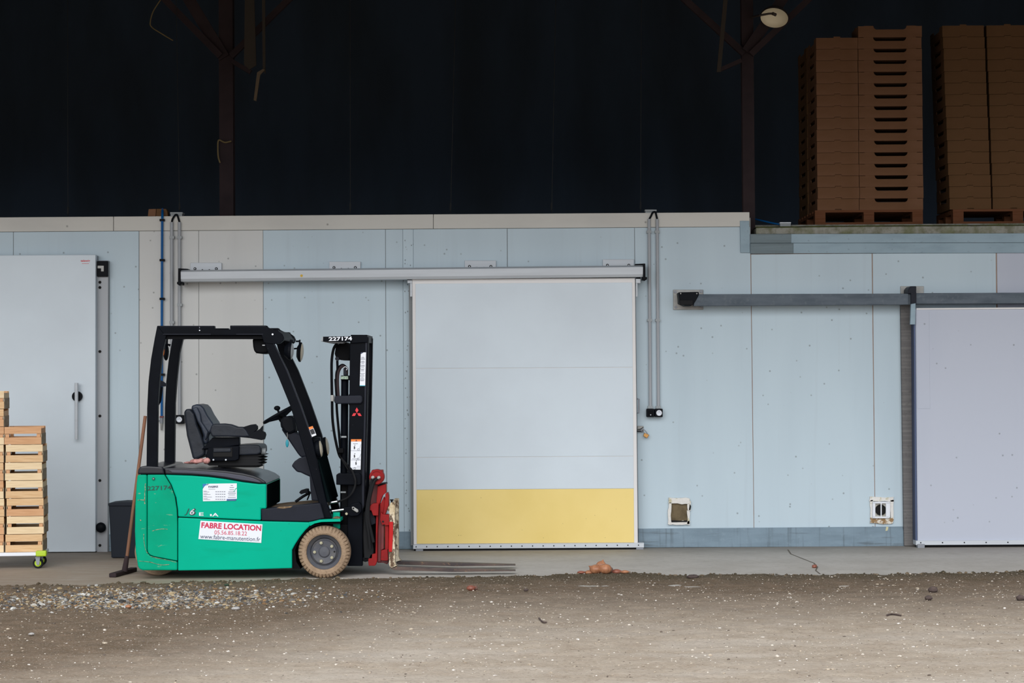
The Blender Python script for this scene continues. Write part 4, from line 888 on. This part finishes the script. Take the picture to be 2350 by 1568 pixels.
fp('sticker_triangle', [(476, 1110.6), (480, 1110.6), (473.5, 1115.5)], -.005, -.004, M_inkgrey, 0)
fp('sticker_band', [(520.2, 1145.6), (543.2, 1145.2), (541.2, 1149.4), (520.2, 1149.7)], -.005, -.004, mat('band_blue', (30, 84, 150), .5), 0)
fp('sticker_tear', [(543.4, 1119.6), (540, 1122), (538, 1126.5), (534.5, 1128.2), (538.5, 1128), (540.5, 1124), (543.4, 1121.4)], -.005, -.004, M_green, 0)
text('company_name', 'FABRE', (478.5, 1119.8), (500.5, 1119.4), 4.4, YF - .0052, M_navy, fk, bold=.03)
b = MB()
for i, y in enumerate((1129, 1134.8, 1140.6, 1146.4)):
    for dy, w in ((-1.6, 7 + i % 2 * 2), (.4, 13 + i * 3 % 7)): b.rect(467.2, y + dy - .45, 467.2 + w, y + dy + .45, YF - .005, YF - .0045)
    for k in range(5): b.rect(494.5 + k * 4.8, y - .9, 498 + k * 4.8, y + .7, YF - .005, YF - .0045)
for i, y in enumerate((1114.4, 1119.2, 1124.2, 1129.2, 1132.6, 1136.2, 1141.6)):
    w = (2.6, 5, 5.4, 8, 9, 7.6, 9)[i]; b.rect(532 - w, y - .6, 532 + w, y + .6, YF - .005, YF - .0045)
b.rect(478.5, 1122.6, 494, 1123.4, YF - .005, YF - .0045); b.rect(522, 1147, 540, 1148, YF - .0056, YF - .005)
b.build('sticker_print', M_inkgrey, fk, kind='stuff')
text('model_letter', '6', (434.5, 1183), (449.5, 1183), 16.2, YF - .004, M_black_ink, fk, bold=.06, shear=.25)
text('model_letter', '6', (435.4, 1181.6), (446.6, 1181.6), 13.4, YF - .0055, mat('silver_ink', (196, 198, 208), .4), fk, bold=.02, shear=.25)
text('model_letter', 'J', (423.2, 1183), (434.6, 1183), 15.5, YF - .004, M_stencil, fk, shear=.3)
text('model_letter', 'E', (456.8, 1184.2), (467.2, 1184.2), 7.8, YF - .004, M_white, fk, bold=.02)
text('model_letter', 'A', (487, 1185.6), (501.4, 1185.6), 7.8, YF - .004, M_white, fk, bold=.02)
text('model_letter', 'ı', (482, 1185), (486, 1185), 4.8, YF - .004, M_white, fk, bold=.03)

b = MB()
for c_, r_, s_ in (((438, 1062), .03, (2.0, 1.2, .35)), ((452, 1059), .034, (1.6, 1.0, .55)), ((462, 1056.5), .026, (1.5, 1, .5)), ((474, 1058), .028, (1.0, .9, .9))):
    b.ball(P(*c_, YF + .14), r_, s_, 2)
for v in b.bm.verts: v.co += Vector((rng.normal(0, .003), rng.normal(0, .003), rng.normal(0, .003)))
b.build('work_gloves', M_pink, smooth=True, label='crumpled dirty pink work gloves lying on the forklift hood', cat='gloves')

# ---------------------------------------------------------------- broom / scraper leaning on the forklift
t = thing('push_scraper', G(286, 1322), 'wooden-handled dark scraper leaning against the back of the forklift', 'scraper')
foot = G(286, 1320); top = P(333.5, 955, YF + .42)
m1 = foot + (top - foot) * .09
b = MB(); b.tube([m1, foot + (top - foot) * .5, top], .0135, 10); b.build('handle', M_hdl, t)
b = MB(); b.tube([foot + Vector((0, 0, .03)), m1 + (top - foot) * .03], [.024, .018], 10, False); b.build('socket', M_rust, t)
a, q = G(258, 1326), G(307, 1312); d = (q - a); w = Vector((-d.y, d.x, 0)).normalized()
b = MB(); M = Matrix.Translation((a + q) / 2) @ Matrix.Rotation(math.atan2(d.y, d.x), 4, 'Z')
b.box(-d.length / 2, d.length / 2, -.03, .03, 0.0, .035, M); b.build('head', M_rust, t, bevel=.008)

# ---------------------------------------------------------------- bin by the wall
t = thing('waste_bin', G(288, 1281), 'dark charcoal plastic bin by the wall behind the forklift', 'bin')
Yb = 19.2
def taper(pts_t, pts_b):
    b = MB(); vt = [b.bm.verts.new(p) for p in pts_t]; vb = [b.bm.verts.new(p) for p in pts_b]; n = len(vt)
    for i in range(n): b.bm.faces.new((vt[i], vt[(i + 1) % n], vb[(i + 1) % n], vb[i]))
    b.bm.faces.new(vb); b.bm.faces.new(vt[::-1]); return b
A, B, Cc, D = P(249.5, 1160, Yb), P(331, 1160, Yb), P(325, 1281, Yb), P(254.5, 1281, Yb)
o3 = Vector((0, .3, 0)); i3 = Vector((0, .02, 0))
b = taper([A, B, B + o3, A + o3], [D + i3, Cc + i3, Cc + o3 - i3, D + o3 - i3]); b.build('bin_body', M_bin, t, bevel=.008)
b = MB(); b.px([(247.5, 1155.5), (278, 1152.6), (305, 1153), (333, 1154.5), (333, 1162), (248.5, 1162)], Yb - .012, Yb + .32); b.build('bin_rim', M_bin, t, bevel=.006)

# ---------------------------------------------------------------- dolly with wooden crates
YT = 18.19; ang = math.radians(7)
dol = thing('crate_dolly', G(20, 1308), 'white platform dolly with lime green casters under the crate stacks', 'dolly')
def prot(px, py): return P(px, py, YT)
zp = prot(60, 1276).z; zq = prot(60, 1268).z
x1 = prot(96, 1270).x
MT = Matrix.Translation((x1, YT, 0)) @ Matrix.Rotation(ang, 4, 'Z')
b = MB(); b.box(-.75, .02, 0.0, .42, zp, zq, MT); b.build('platform', M_white, dol, bevel=.004)
b = MB(); b.box(-.05, .038, -.012, .08, zp - .006, zq + .012, MT); b.build('corner_guard', M_lime, dol, bevel=.01)
for (cx_, cy_) in ((-.035, .05), (-.035, .36), (-.7, .05), (-.7, .36)):
    c = MT @ Vector((cx_, cy_, 0)); r = .043
    b = MB(); b.lathe([(r * .62, -.012), (r * .9, -.014), (r, -.008), (r, .008), (r * .9, .014), (r * .62, .012)], (c.x, c.y, r), 'Y', 28); w = b.build('caster_wheel', M_rubber, dol)
    b = MB(); b.lathe([(r * .64, -.013), (r * .5, -.017), (.0005, -.012)], (c.x, c.y, r), 'Y', 24); b.build('caster_hub', M_lime, w)
    b = MB(); b.prism([(c.x - .02, zp), (c.x + .024, zp), (c.x + .014, r - .012), (c.x - .008, r - .012)], c.y - .026, c.y - .018); b.prism([(c.x - .02, zp), (c.x + .024, zp), (c.x + .014, r - .012), (c.x - .008, r - .012)], c.y + .018, c.y + .026)
    b.box(c.x - .025, c.x + .028, c.y - .026, c.y + .026, zp - .008, zp); b.build('caster_fork', M_aluG, dol)
CW, CD, CH = .302, .40, .1497
def part_mesh(name, m, *boxes):
    b = MB()
    for q in boxes: b.box(*q)
    bmesh.ops.recalc_face_normals(b.bm, faces=b.bm.faces); me = bpy.data.meshes.new(name); b.bm.to_mesh(me); b.bm.free(); me.materials.append(m); return me
uh = .058; 
CM = {}
for k in range(3):
    CM['top', k] = part_mesh('slat', M_wood[k], (0, CW, 0, .007, CH - uh - .002, CH - .002))
    CM['low', k] = part_mesh('slat', M_wood[k], (0, CW, 0, .007, .002, .060))
    CM['stop', k] = part_mesh('side_slat', M_wood[k], (0, .007, .008, CD - .008, CH - .07, CH - .018))
    CM['slow', k] = part_mesh('side_slat', M_woodE, (0, .007, .008, CD - .008, .0, .09))
    CM['post', k] = part_mesh('corner_post', M_wood[k], (0, .03, 0, .03, .002, CH - .004))
    CM['base', k] = part_mesh('base_board', M_wood[k], (0, .085, .008, CD - .008, .002, .010))
def crate(x_left_px, z0, k1, k2, k3, lab, grp, dyj=0.0):
    c = prot(x_left_px, 1200)
    t = thing('fruit_crate', (c.x, YT + dyj, z0), lab, 'crate', grp); t.rotation_euler = (0, 0, ang)
    def put(me, loc, nm):
        o = bpy.data.objects.new(nm, me); C.objects.link(o); o.parent = t; o.location = loc
    for y in (0, CD - .007): put(CM['top', k1], (0, y, 0), 'slat'); put(CM['low', k2], (0, y, 0), 'slat')
    for x in (0.0, CW - .007): put(CM['stop', k1], (x, 0, 0), 'side_slat'); put(CM['slow', k2], (x + (.004 if x else -.004), 0, 0), 'side_slat')
    for x in (.008, CW - .038):
        for y in (.008, CD - .038): put(CM['post', k3], (x, y, 0), 'corner_post')
    for x in (.008, .107, CW - .093): put(CM['base', k1], (x, 0, 0), 'base_board')
ordn = ['topmost', 'second from the top', 'third from the top', 'fourth from the top', 'fifth from the top', 'sixth from the top', 'seventh from the top', 'eighth from the top', 'ninth from the top',
        'tenth from the top', 'eleventh from the top', 'twelfth from the top', 'thirteenth from the top', 'fourteenth from the top', 'fifteenth from the top', 'sixteenth from the top']
kk = [(2, 2, 2), (0, 1, 2), (0, 0, 2), (0, 1, 2), (1, 2, 2), (0, 0, 2), (1, 1, 2)]
for i, xl in enumerate((10.5, 13.5, 11.5, 13.5, 15, 15, 12.5)):
    z0 = zq + (6 - i) * CH
    crate(xl, z0, *kk[i], ('%s crate of the shorter full stack on the dolly' % ordn[i]) if i < 6 else 'bottom crate of the shorter stack, standing on the dolly by its green corner', 'slatted wooden crates on the dolly', (i % 3) * .004)
for i in range(9):
    z0 = zq + (8 - i) * CH
    xr = (11.5, 10.5, 11, 10, 9.5, 9.5, 11, 10.5, 9.5)[i] - .004 * 0
    crate(xr - 1 - CW * F / YT, z0, i % 3, (i + 1) % 3, 2, ('%s crate of the taller stack cut off by the photo edge' % ordn[i]) if i < 8 else 'bottom crate of the taller stack cut off by the photo edge', 'slatted wooden crates on the dolly', -.037)

# ---------------------------------------------------------------- pallets and card trays on the mezzanine
YP = 20.49
def pallet(x0px, x1px, ytop, ybot, depth, lab, nb=3):
    a = P(x0px, ytop, YP); q = P(x1px, ytop, YP); zb = zt; ztp = zb + .138
    W = q.x - a.x; t = thing('pallet', (a.x + W / 2, YP + depth / 2, zb), lab, 'pallet', 'pallets on the mezzanine')
    for i in range(7):
        y = YP + i * (depth - .1) / 6; b = MB(); b.box(a.x, q.x, y, y + .1, ztp - .022, ztp); b.build('deck_board', M_pallet, t, bevel=.002)
    for i in range(3):
        x = a.x + i * (W - .1) / 2
        b = MB(); b.box(x, x + .1, YP, YP + depth, ztp - .044, ztp - .022); b.build('stringer', M_pallet, t)
        for j in range(3):
            y = YP + j * (depth - .1) / 2; b = MB(); b.box(x, x + .1, y, y + .1, zb + .022, ztp - .044); b.build('block', M_pallet, t, bevel=.002)
        y = YP + i * (depth - .1) / 2; b = MB(); b.box(a.x, q.x, y, y + .1, zb, zb + .022); b.build('bottom_board', M_pallet, t)
    return a.x, ztp
ax, zA = pallet(1870, 2118, 480, 514, 1.2, 'wooden pallet under the tray stack with dark hand slots')
bx, zB = pallet(2187, 2485, 485, 514, .8, 'wooden pallet under the tray stack at the right photo edge')
TH = .1088
def tray_mesh(w, d, m):
    b = MB()
    short = lambda s: [(-s, 0), (-.031, 0), (-.031, .012), (.031, .012), (.031, 0), (s, 0), (s, .1060), (.031, .1060), (.031, .1175), (-.031, .1175), (-.031, .1060), (-s, .1060)]
    lng = lambda s: [(-s, 0), (s, 0), (s, .1045), (s - .055, .1045), (s - .055, .108), (.158, .108), (.150, .086), (.132, .073), (-.132, .073), (-.150, .086), (-.158, .108), (-s + .055, .108), (-s + .055, .1045), (-s, .1045)]
    front = lng(w / 2) if w > .5 else short(w / 2); side = lng(d / 2) if d > .5 else short(d / 2)
    b.prism(front, 0, .007); b.prism(front, d - .007, d)
    for x in (-w / 2, w / 2 - .007):
        n0 = len(b.bm.verts); b.prism(side, 0, .007); b.bm.verts.ensure_lookup_table()
        for v in b.bm.verts[n0:]:
            v.co = Vector((x + v.co.y, d / 2 + v.co.x * .998, v.co.z))
    b.box(-w / 2 + .007, w / 2 - .007, .007, d - .007, .002, .008)
    bmesh.ops.recalc_face_normals(b.bm, faces=b.bm.faces); me = bpy.data.meshes.new('card_tray'); b.bm.to_mesh(me); b.bm.free(); me.materials.append(m); return me
TS = tray_mesh(.392, .60, M_kraft); TL = tray_mesh(.60, .392, M_kraft); TS2 = tray_mesh(.392, .60, M_kraft2); TSd = tray_mesh(.392, .60, M_kraft2)
def column(me, xc, z0, n, Yf, desc, grp, lean=0.0):
    for i in range(n):
        o = bpy.data.objects.new('card_tray', me); C.objects.link(o)
        j = n - 1 - i
        o.location = (xc + lean * i + random.uniform(-.0025, .0025), Yf + random.uniform(-.003, .003), z0 + i * TH); o.rotation_euler = (0, 0, random.uniform(-.004, .004))
        pos = ordn[j] if i else 'bottom'
        tag(o, '%s brown card tray %s' % (pos, desc), 'tray', grp)
cx1 = P(1924.5, 470, YP).x; cx2 = P(2046.5, 470, YP).x
column(TS, cx1, zA, 15, YP + .01, 'in the short-sided column left of the slotted column', 'card trays on the middle pallet')
column(TL, cx2, zA, 16, YP + .01, 'in the column with dark hand slots', 'card trays on the middle pallet')
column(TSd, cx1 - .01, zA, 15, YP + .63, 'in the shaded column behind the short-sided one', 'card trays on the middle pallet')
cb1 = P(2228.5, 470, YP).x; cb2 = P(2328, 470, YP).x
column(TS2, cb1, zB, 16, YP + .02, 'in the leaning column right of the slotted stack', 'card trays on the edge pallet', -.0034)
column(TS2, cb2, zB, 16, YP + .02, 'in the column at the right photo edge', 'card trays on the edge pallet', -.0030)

t = thing('small_box', P(1802, 519, 20.3), 'small pale grey box on the slab edge left of the pallets', 'box')
b = MB(); b.rect(1790, 513, 1815, 520, 20.25, 20.36); b.build('body', M_greybox, t, bevel=.004)
b = MB(); b.rect(1789.5, 510, 1815.5, 513, 20.24, 20.37); b.build('lid', M_white, t, bevel=.003)
b = MB(); b.tube([P(1733, 503, 20.5), P(1750, 507, 20.4), P(1772, 512, 20.33), P(1790, 515, 20.3)], .008); b.build('cable', M_bluehose, label='blue cable running to the small grey box', cat='cable')

# ---------------------------------------------------------------- barn steelwork above the wall
def post(pts, Yp, lab, struts):
    a = P(pts[0], 300, Yp); q = P(pts[1], 300, Yp)
    t = thing('steel_column', ((a.x + q.x) / 2, Yp, 0), kind='structure', label=lab)
    b = MB(); ztop = P(700, -70, Yp).z; w = (q.x - a.x); xm = (a.x + q.x) / 2
    b.box(a.x, q.x, Yp, Yp + .012, 0, ztop); b.box(a.x, q.x, Yp + w - .012, Yp + w, 0, ztop); b.box(xm - .006, xm + .006, Yp + .012, Yp + w - .012, 0, ztop)
    b.build('shaft', M_rust, t)
    for i, (p0, p1, wd, m) in enumerate(struts):
        s0, s1 = P(*p0, Yp - .03 - .035 * i), P(*p1, Yp - .03 - .035 * i); d = s1 - s0; n = Vector((-d.z, 0, d.x)).normalized() * wd / 2 * Yp / F
        b = MB(); b.prism([(s0 - n).xz, (s1 - n).xz, (s1 + n).xz, (s0 + n).xz], Yp - .03 - .035 * i, Yp + .02 - .035 * i); b.build('strut', m, t)
post((503, 535), 20.9, 'rusty steel post with struts above the forklift', [((514, 132), (410, -40), 26, M_rust), ((505, 128), (350, -30), 15, M_rust), ((530, 128), (680, -20), 14, M_rust), ((532, 140), (575, 165), 10, M_rust)])
post((1704, 1731), 20.35, 'rusty steel post with struts left of the trays', [((1708, 122), (1550, -22), 15, M_rust), ((1714, 118), (1815, -30), 24, M_rust), ((1724, 124), (1880, -25), 14, M_rust), ((1702, 138), (1652, 160), 9, M_rust)])
lt = thing('pendant_lamp', P(1777, 41, 20.1), 'round pale dome lamp on the struts left of the trays', 'lamp')
c = P(1777, 41, 20.1); axis = Vector((-.17, -.56, -.8)).normalized(); q4 = Matrix.Translation(c) @ axis.to_track_quat('Z', 'Y').to_matrix().to_4x4()
b = MB(); b.lathe([(.128, 0), (.126, -.012), (.10, -.045), (.05, -.065), (.0005, -.07)], (0, 0, 0), 'Z', 40); bmesh.ops.transform(b.bm, matrix=q4, verts=b.bm.verts); b.build('reflector', M_reflector, lt, smooth=True)
b = MB(); b.lathe([(.13, .002), (.132, -.014), (.106, -.053), (.055, -.075), (.03, -.12), (.0005, -.125)], (0, 0, 0), 'Z', 40); b.lathe([(.13, .002), (.127, .002)], (0, 0, 0), 'Z', 40); bmesh.ops.transform(b.bm, matrix=q4, verts=b.bm.verts); b.build('shade', M_lampout, lt, smooth=True)
b = MB(); b.tube([P(1745, 35, 19.98), P(1764, 31.5, 20.0), P(1774, 31, 20.04)], .010, 8, False); b.tube([P(1773, 31, 20.02), P(1780, 34, 20.04)], .016, 8, False); b.build('bracket', M_lampout, lt)
b = MB(); b.tube([P(1745, 35, 19.98), P(1722, 40, 20.3)], .010, 8, False); b.build('bracket', M_lampout, lt)
rods = [((155, -30), (156, 497), 'beyond the left door'), ((404, -30), (412, 488), 'over the left junction box'), ((803, -30), (804, 489), 'over the rail left of the yellow-plated door'), ((1046, -30), (1034, 489), 'first above the yellow-plated door'),
        ((1276, -30), (1266, 488), 'second above the yellow-plated door'), ((1472, -30), (1470, 486), 'over the right junction box')]
for p0, p1, lab in rods:
    t = thing('suspension_rod', P(*p1, WY + .25), 'thin steel suspension rod in the dark ' + lab, 'rod', 'rods above the panel wall')
    b = MB(); b.tube([P(*p0, WY + .25), P(*p1, WY + .25)], .0035, 6, False); b.build('rod', M_rod, t)
    b = MB(); b.cyl(P(p1[0], p1[1] - 22, WY + .25), P(p1[0], p1[1] - 6, WY + .25), .009, n=8); b.build('turnbuckle', M_rod, t)
def loose(nm, pts, Yv, r, m, lab, cat, flat=False):
    b = MB()
    if flat: b.px(pts, Yv, Yv + .02)
    else: b.tube([P(*p, Yv) for p in pts], r)
    b.build(nm, m, label=lab, cat=cat)
loose('hanging_plank', [(1662, -20), (1672, -20), (1654, 165), (1645, 165)], 20.2, 0, M_old, 'grey plank hanging from the struts left of the right post', 'plank', True)
loose('hanging_plank', [(562, -20), (583, -20), (588, 150), (572, 160), (560, 148)], 20.6, 0, M_old, 'broad ragged board hanging beside the post above the forklift', 'plank', True)
t = thing('hanging_plank', P(604, 170, 20.55), 'narrow ragged board with a pale splinter hanging right of the broad one', 'plank')
b = MB(); b.px([(601, -20), (608, -20), (609, 170), (603, 160)], 20.55, 20.57); b.build('board', M_old, t)
b = MB(); b.px([(604, 158), (608, 160), (597, 172), (588, 232), (582, 230), (590, 166)], 20.53, 20.55); b.build('splinter', M_old2, t)
loose('hanging_wire', [(374, -8), (360, 12), (350, 30), (345, 50), (348, 62), (372, 78), (397, 93)], 20.85, .006, M_rope, 'bent pale wire dangling from the left strut', 'wire')
loose('tied_rope', [(531, 324), (516, 327), (502, 322), (500, 340), (501, 360), (505, 374)], 20.86, .008, M_rope, 'straw coloured rope tied around the post above the forklift', 'rope')

# ---------------------------------------------------------------- onions, clods, stones
onion_m = [mat('onion_skin_%s' % k, c, .45, layers=[('noise', (30, 30, 4), .42, .68, c2, .8)]) for k, c, c2 in
           (('gold', (178, 124, 90), (128, 78, 54)), ('red', (150, 92, 74), (104, 58, 50)), ('brown', (120, 92, 80), (78, 60, 56)), ('white', (230, 224, 216), (200, 184, 166)))]
def onion(px, py, rpx, sc, m, lab, dz=0.0, rot=0.0, neck=True, grp='onions at the edge of the slab'):
    g = G(px, py + (2.5 if py < 1330 and px < 1500 else 0)); z = max(0.0, float(ground_z(np.array(g.x), np.array(g.y)))) ; r = 1.12 * rpx * g.y / F
    t = thing('onion', (g.x, g.y, z + dz), lab, 'onion', grp)
    prof = [(.0005, -1), (.35, -.94), (.72, -.68), (.97, -.2), (1, .08), (.86, .5), (.52, .8), (.2, .98), (.1, 1.18), (.0005, 1.3)] if neck else [(.0005, -1), (.4, -.92), (.8, -.6), (1, 0), (.8, .6), (.4, .92), (.0005, 1)]
    b = MB(); b.lathe([(q * r, a * r) for q, a in prof], (0, 0, 0), 'Z', 20, lambda j, i, q: q * (1 + .05 * math.sin(i * 1.9 + j)))
    T = Matrix.Translation((g.x, g.y, z + dz + r * sc[2] * .9)) @ Matrix.Diagonal((*sc, 1)) @ Matrix.Rotation(rot, 4, 'Y'); bmesh.ops.transform(b.bm, matrix=T, verts=b.bm.verts)
    o = b.build('bulb', m, t, smooth=True)
    b = MB(); e = T @ Vector((0, 0, -1.0 * r))
    for k in range(5): b.tube([e, e + Vector((rng.uniform(-.01, .01), rng.uniform(-.01, .01), -.004))], .0012, 4, False)
    b.build('root', M_rope, t)
onion(1352, 1321, 8, (1.1, 1, .6), onion_m[0], 'flattened golden onion peel at the far left of the onion heap', rot=1.2)
onion(1334, 1321.5, 7, (1.2, 1, .45), onion_m[1], 'small reddish onion scrap left of the heap, half in soil', rot=1.2)
onion(1368, 1321, 13.5, (1.05, 1, .75), onion_m[0], 'large golden onion lying at the left of the heap', rot=-1.0)
onion(1380, 1317, 11, (1, 1, .95), onion_m[0], 'golden onion on top of the heap', dz=.035, rot=.3)
onion(1389, 1321.5, 12.5, (1.1, 1, .85), onion_m[0], 'golden onion at the front middle of the heap', rot=-.9)
onion(1399, 1319, 7.6, (1, 1, 1), onion_m[2], 'dark upright onion right of the golden ones', dz=.01, rot=0)
onion(1415, 1319, 8, (1.3, 1, .7), onion_m[1], 'reddish onion lying right of the dark upright one', rot=1.3)
onion(1431, 1318, 8, (1.3, 1, .6), onion_m[3], 'white peeled onion at the right end of the heap', rot=1.4)
onion(1434, 1322, 7, (1.3, 1, .5), onion_m[0], 'golden peel in front of the white peeled onion', rot=1.5)
onion(1081, 1360, 8.5, (1.1, 1, .7), onion_m[1], 'reddish onion alone on the earth right of the fork tips', rot=1.3)
onion(1091, 1358, 5.5, (1, 1, 1.1), onion_m[2], 'small brown onion touching the lone reddish one', rot=.3)
onion(1869, 1304, 4.8, (1.1, 1, .8), onion_m[1], 'small reddish onion on the crack in the concrete', rot=.8)
M_clod = mat('dark_clod', (74, 62, 60), .95, layers=[('noise', 20, .42, .68, (96, 82, 76), .8)], bump=.8, bscale=40)
M_clod2 = mat('pale_stone', (196, 192, 188), .8, layers=[('noise', 12, .42, .68, (160, 158, 156), .8)])
def clod(nm, px, py, wpx, hpx, m, lab, cat):
    g = G(px, py); s = g.y / F; b = MB(); z = max(0, float(ground_z(np.array(g.x), np.array(g.y)))) if g.y < 17.2 else 0
    b.ball((g.x, g.y, z + hpx * s * .42), 1, (wpx * s / 2, wpx * s / 2.2, hpx * s / 2), 3)
    rr = np.random.default_rng(int(px))
    for v in b.bm.verts: v.co += Vector(rr.normal(0, .05 * wpx * s / 2, 3))
    b.build(nm, m, smooth=True, label=lab, cat=cat)
clod('clod', 2141, 1362, 22, 15, M_clod, 'largest dark clod of earth near the right edge of the yard', 'clod')
clod('clod', 2131, 1380, 18, 11, M_clod, 'smaller dark clod just in front of the largest one', 'clod')
clod('clod', 2342, 1384, 20, 14, M_clod, 'dark clod cut by the right edge of the photo', 'clod')
clod('clod', 1207, 1358, 11, 7, M_clod, 'small dark clod on the earth below the yellow kick plate', 'clod')
clod('clod', 1590, 1333, 28, 9, M_clod, 'flat dark lump at the slab edge under the square vent', 'clod')
clod('clod', 308, 1354, 14, 5, M_clod, 'flat dark lump behind the gravel patch', 'clod')
clod('clod', 520, 1350, 12, 5, mat('dark_green_lump', (50, 72, 56), .9), 'dark greenish lump below the forklift body', 'clod')
clod('stone', 541, 1400, 20, 8, M_clod2, 'pale flat stone at the right end of the gravel patch', 'stone')
clod('stone', 72, 1458, 14, 6, M_clod2, 'pale stone at the left of the yard', 'stone')
clod('stone', 295, 1396, 15, 8, onion_m[0], 'orange brown stone in the gravel patch', 'stone')
def twig(pts, lab):
    b = MB(); q = []
    for p in pts:
        g = G(*p); q.append(Vector((g.x, g.y, float(ground_z(np.array(g.x), np.array(g.y))) + .008)))
    b.tube(q, .006, 5); b.build('twig', M_clod, label=lab, cat='twig')
twig([(1237, 1425), (1245, 1430), (1254, 1431)], 'short dark twig on the pale earth in the middle of the yard')
twig([(2035, 1421), (2045, 1418), (2056, 1420), (2068, 1421)], 'dark curled twig on the earth right of the middle')

# loose gravel: nobody could count it
def scatter(name, xs, ys, rs, cols, lab, flat=.62):
    ico = bmesh.new(); bmesh.ops.create_icosphere(ico, subdivisions=1, radius=1); ico.verts.ensure_lookup_table()
    bv = np.array([v.co[:] for v in ico.verts]); bf = np.array([[v.index for v in f.verts] for f in ico.faces]); ico.free()
    n = len(xs); nv = len(bv)
    sc = rs[:, None, None] * np.stack([rng.uniform(.8, 1.4, n), rng.uniform(.7, 1.2, n), rng.uniform(.4, .8, n) * flat / .62], -1)[:, None, :]
    v = bv[None] * (1 + rng.normal(0, .14, (n, nv, 1))) * sc
    a = rng.uniform(0, 6.28, n); ca, sa = np.cos(a)[:, None], np.sin(a)[:, None]
    vx = v[..., 0] * ca - v[..., 1] * sa; vy = v[..., 0] * sa + v[..., 1] * ca
    zz = ground_z(xs, ys)
    co = np.stack([vx + xs[:, None], vy + ys[:, None], v[..., 2] + (zz + rs * .15)[:, None]], -1).reshape(-1, 3)
    f = (bf[None] + (np.arange(n) * nv)[:, None, None]).reshape(-1, 3)
    me = bpy.data.meshes.new(name); me.from_pydata(co.tolist(), [], f.tolist())
    at = me.color_attributes.new('Col', 'FLOAT_COLOR', 'POINT')
    cc = np.repeat(np.concatenate([cols, np.ones((n, 1))], 1), nv, 0); at.data.foreach_set('color', cc.ravel())
    return finish(name, me, M_stones, kind='stuff', label=lab)
M_stones = mat('stones', (150, 140, 130), .8, attr='Col')
pal = np.array([lin(c)[:3] for c in ((226, 220, 208), (196, 172, 130), (150, 142, 134), (122, 124, 128), (208, 186, 150), (238, 236, 230), (96, 92, 88), (178, 140, 100))])
n = 7000
xs = rng.normal(-2.62, .52, n); ys = rng.normal(15.66, .34, n)
k = (ys < edgeY(xs) - .2) & (ys > 14.4); xs, ys = xs[k], ys[k]
rs = rng.gamma(3, .0024, len(xs)); scatter('gravel', xs, ys, np.clip(rs, .003, .024), pal[rng.integers(0, 8, len(xs))] * rng.uniform(.35, .8, (len(xs), 1)), 'patch of mixed pebbles in the earth before the forklift')
n = 2600
xs = rng.uniform(-5.5, 5.5, n); ys = edgeY(xs) - np.abs(rng.normal(0, .10, n)) + .03
scatter('dirt_crumbs', xs, ys, np.clip(rng.gamma(2.4, .003, n), .003, .022), np.array([lin(c)[:3] for c in ((84, 72, 54), (104, 90, 70), (120, 104, 84), (70, 62, 44))])[rng.integers(0, 4, n)], 'crumbs of damp earth along the edge of the concrete apron', .6)
n = 20000
ys = 10.6 + 6.4 * rng.random(n) ** .8; xs = rng.uniform(-.30, .30, n) * ys
cl = vnoise(xs, ys, 1.1, 21); k = (ys < edgeY(xs) - .05) & (rng.random(n) < (.25 + .9 * cl)); xs, ys = xs[k], ys[k]
rs = np.clip(rng.gamma(2.0, .0014, len(xs)), .0015, .013)
scatter('gravel', xs, ys, rs, np.array([lin(c)[:3] for c in ((218, 209, 196), (196, 182, 162), (176, 162, 144), (106, 94, 84), (226, 220, 212))])[rng.integers(0, 5, len(xs))], 'small pale pebbles strewn over the earth yard', .5)
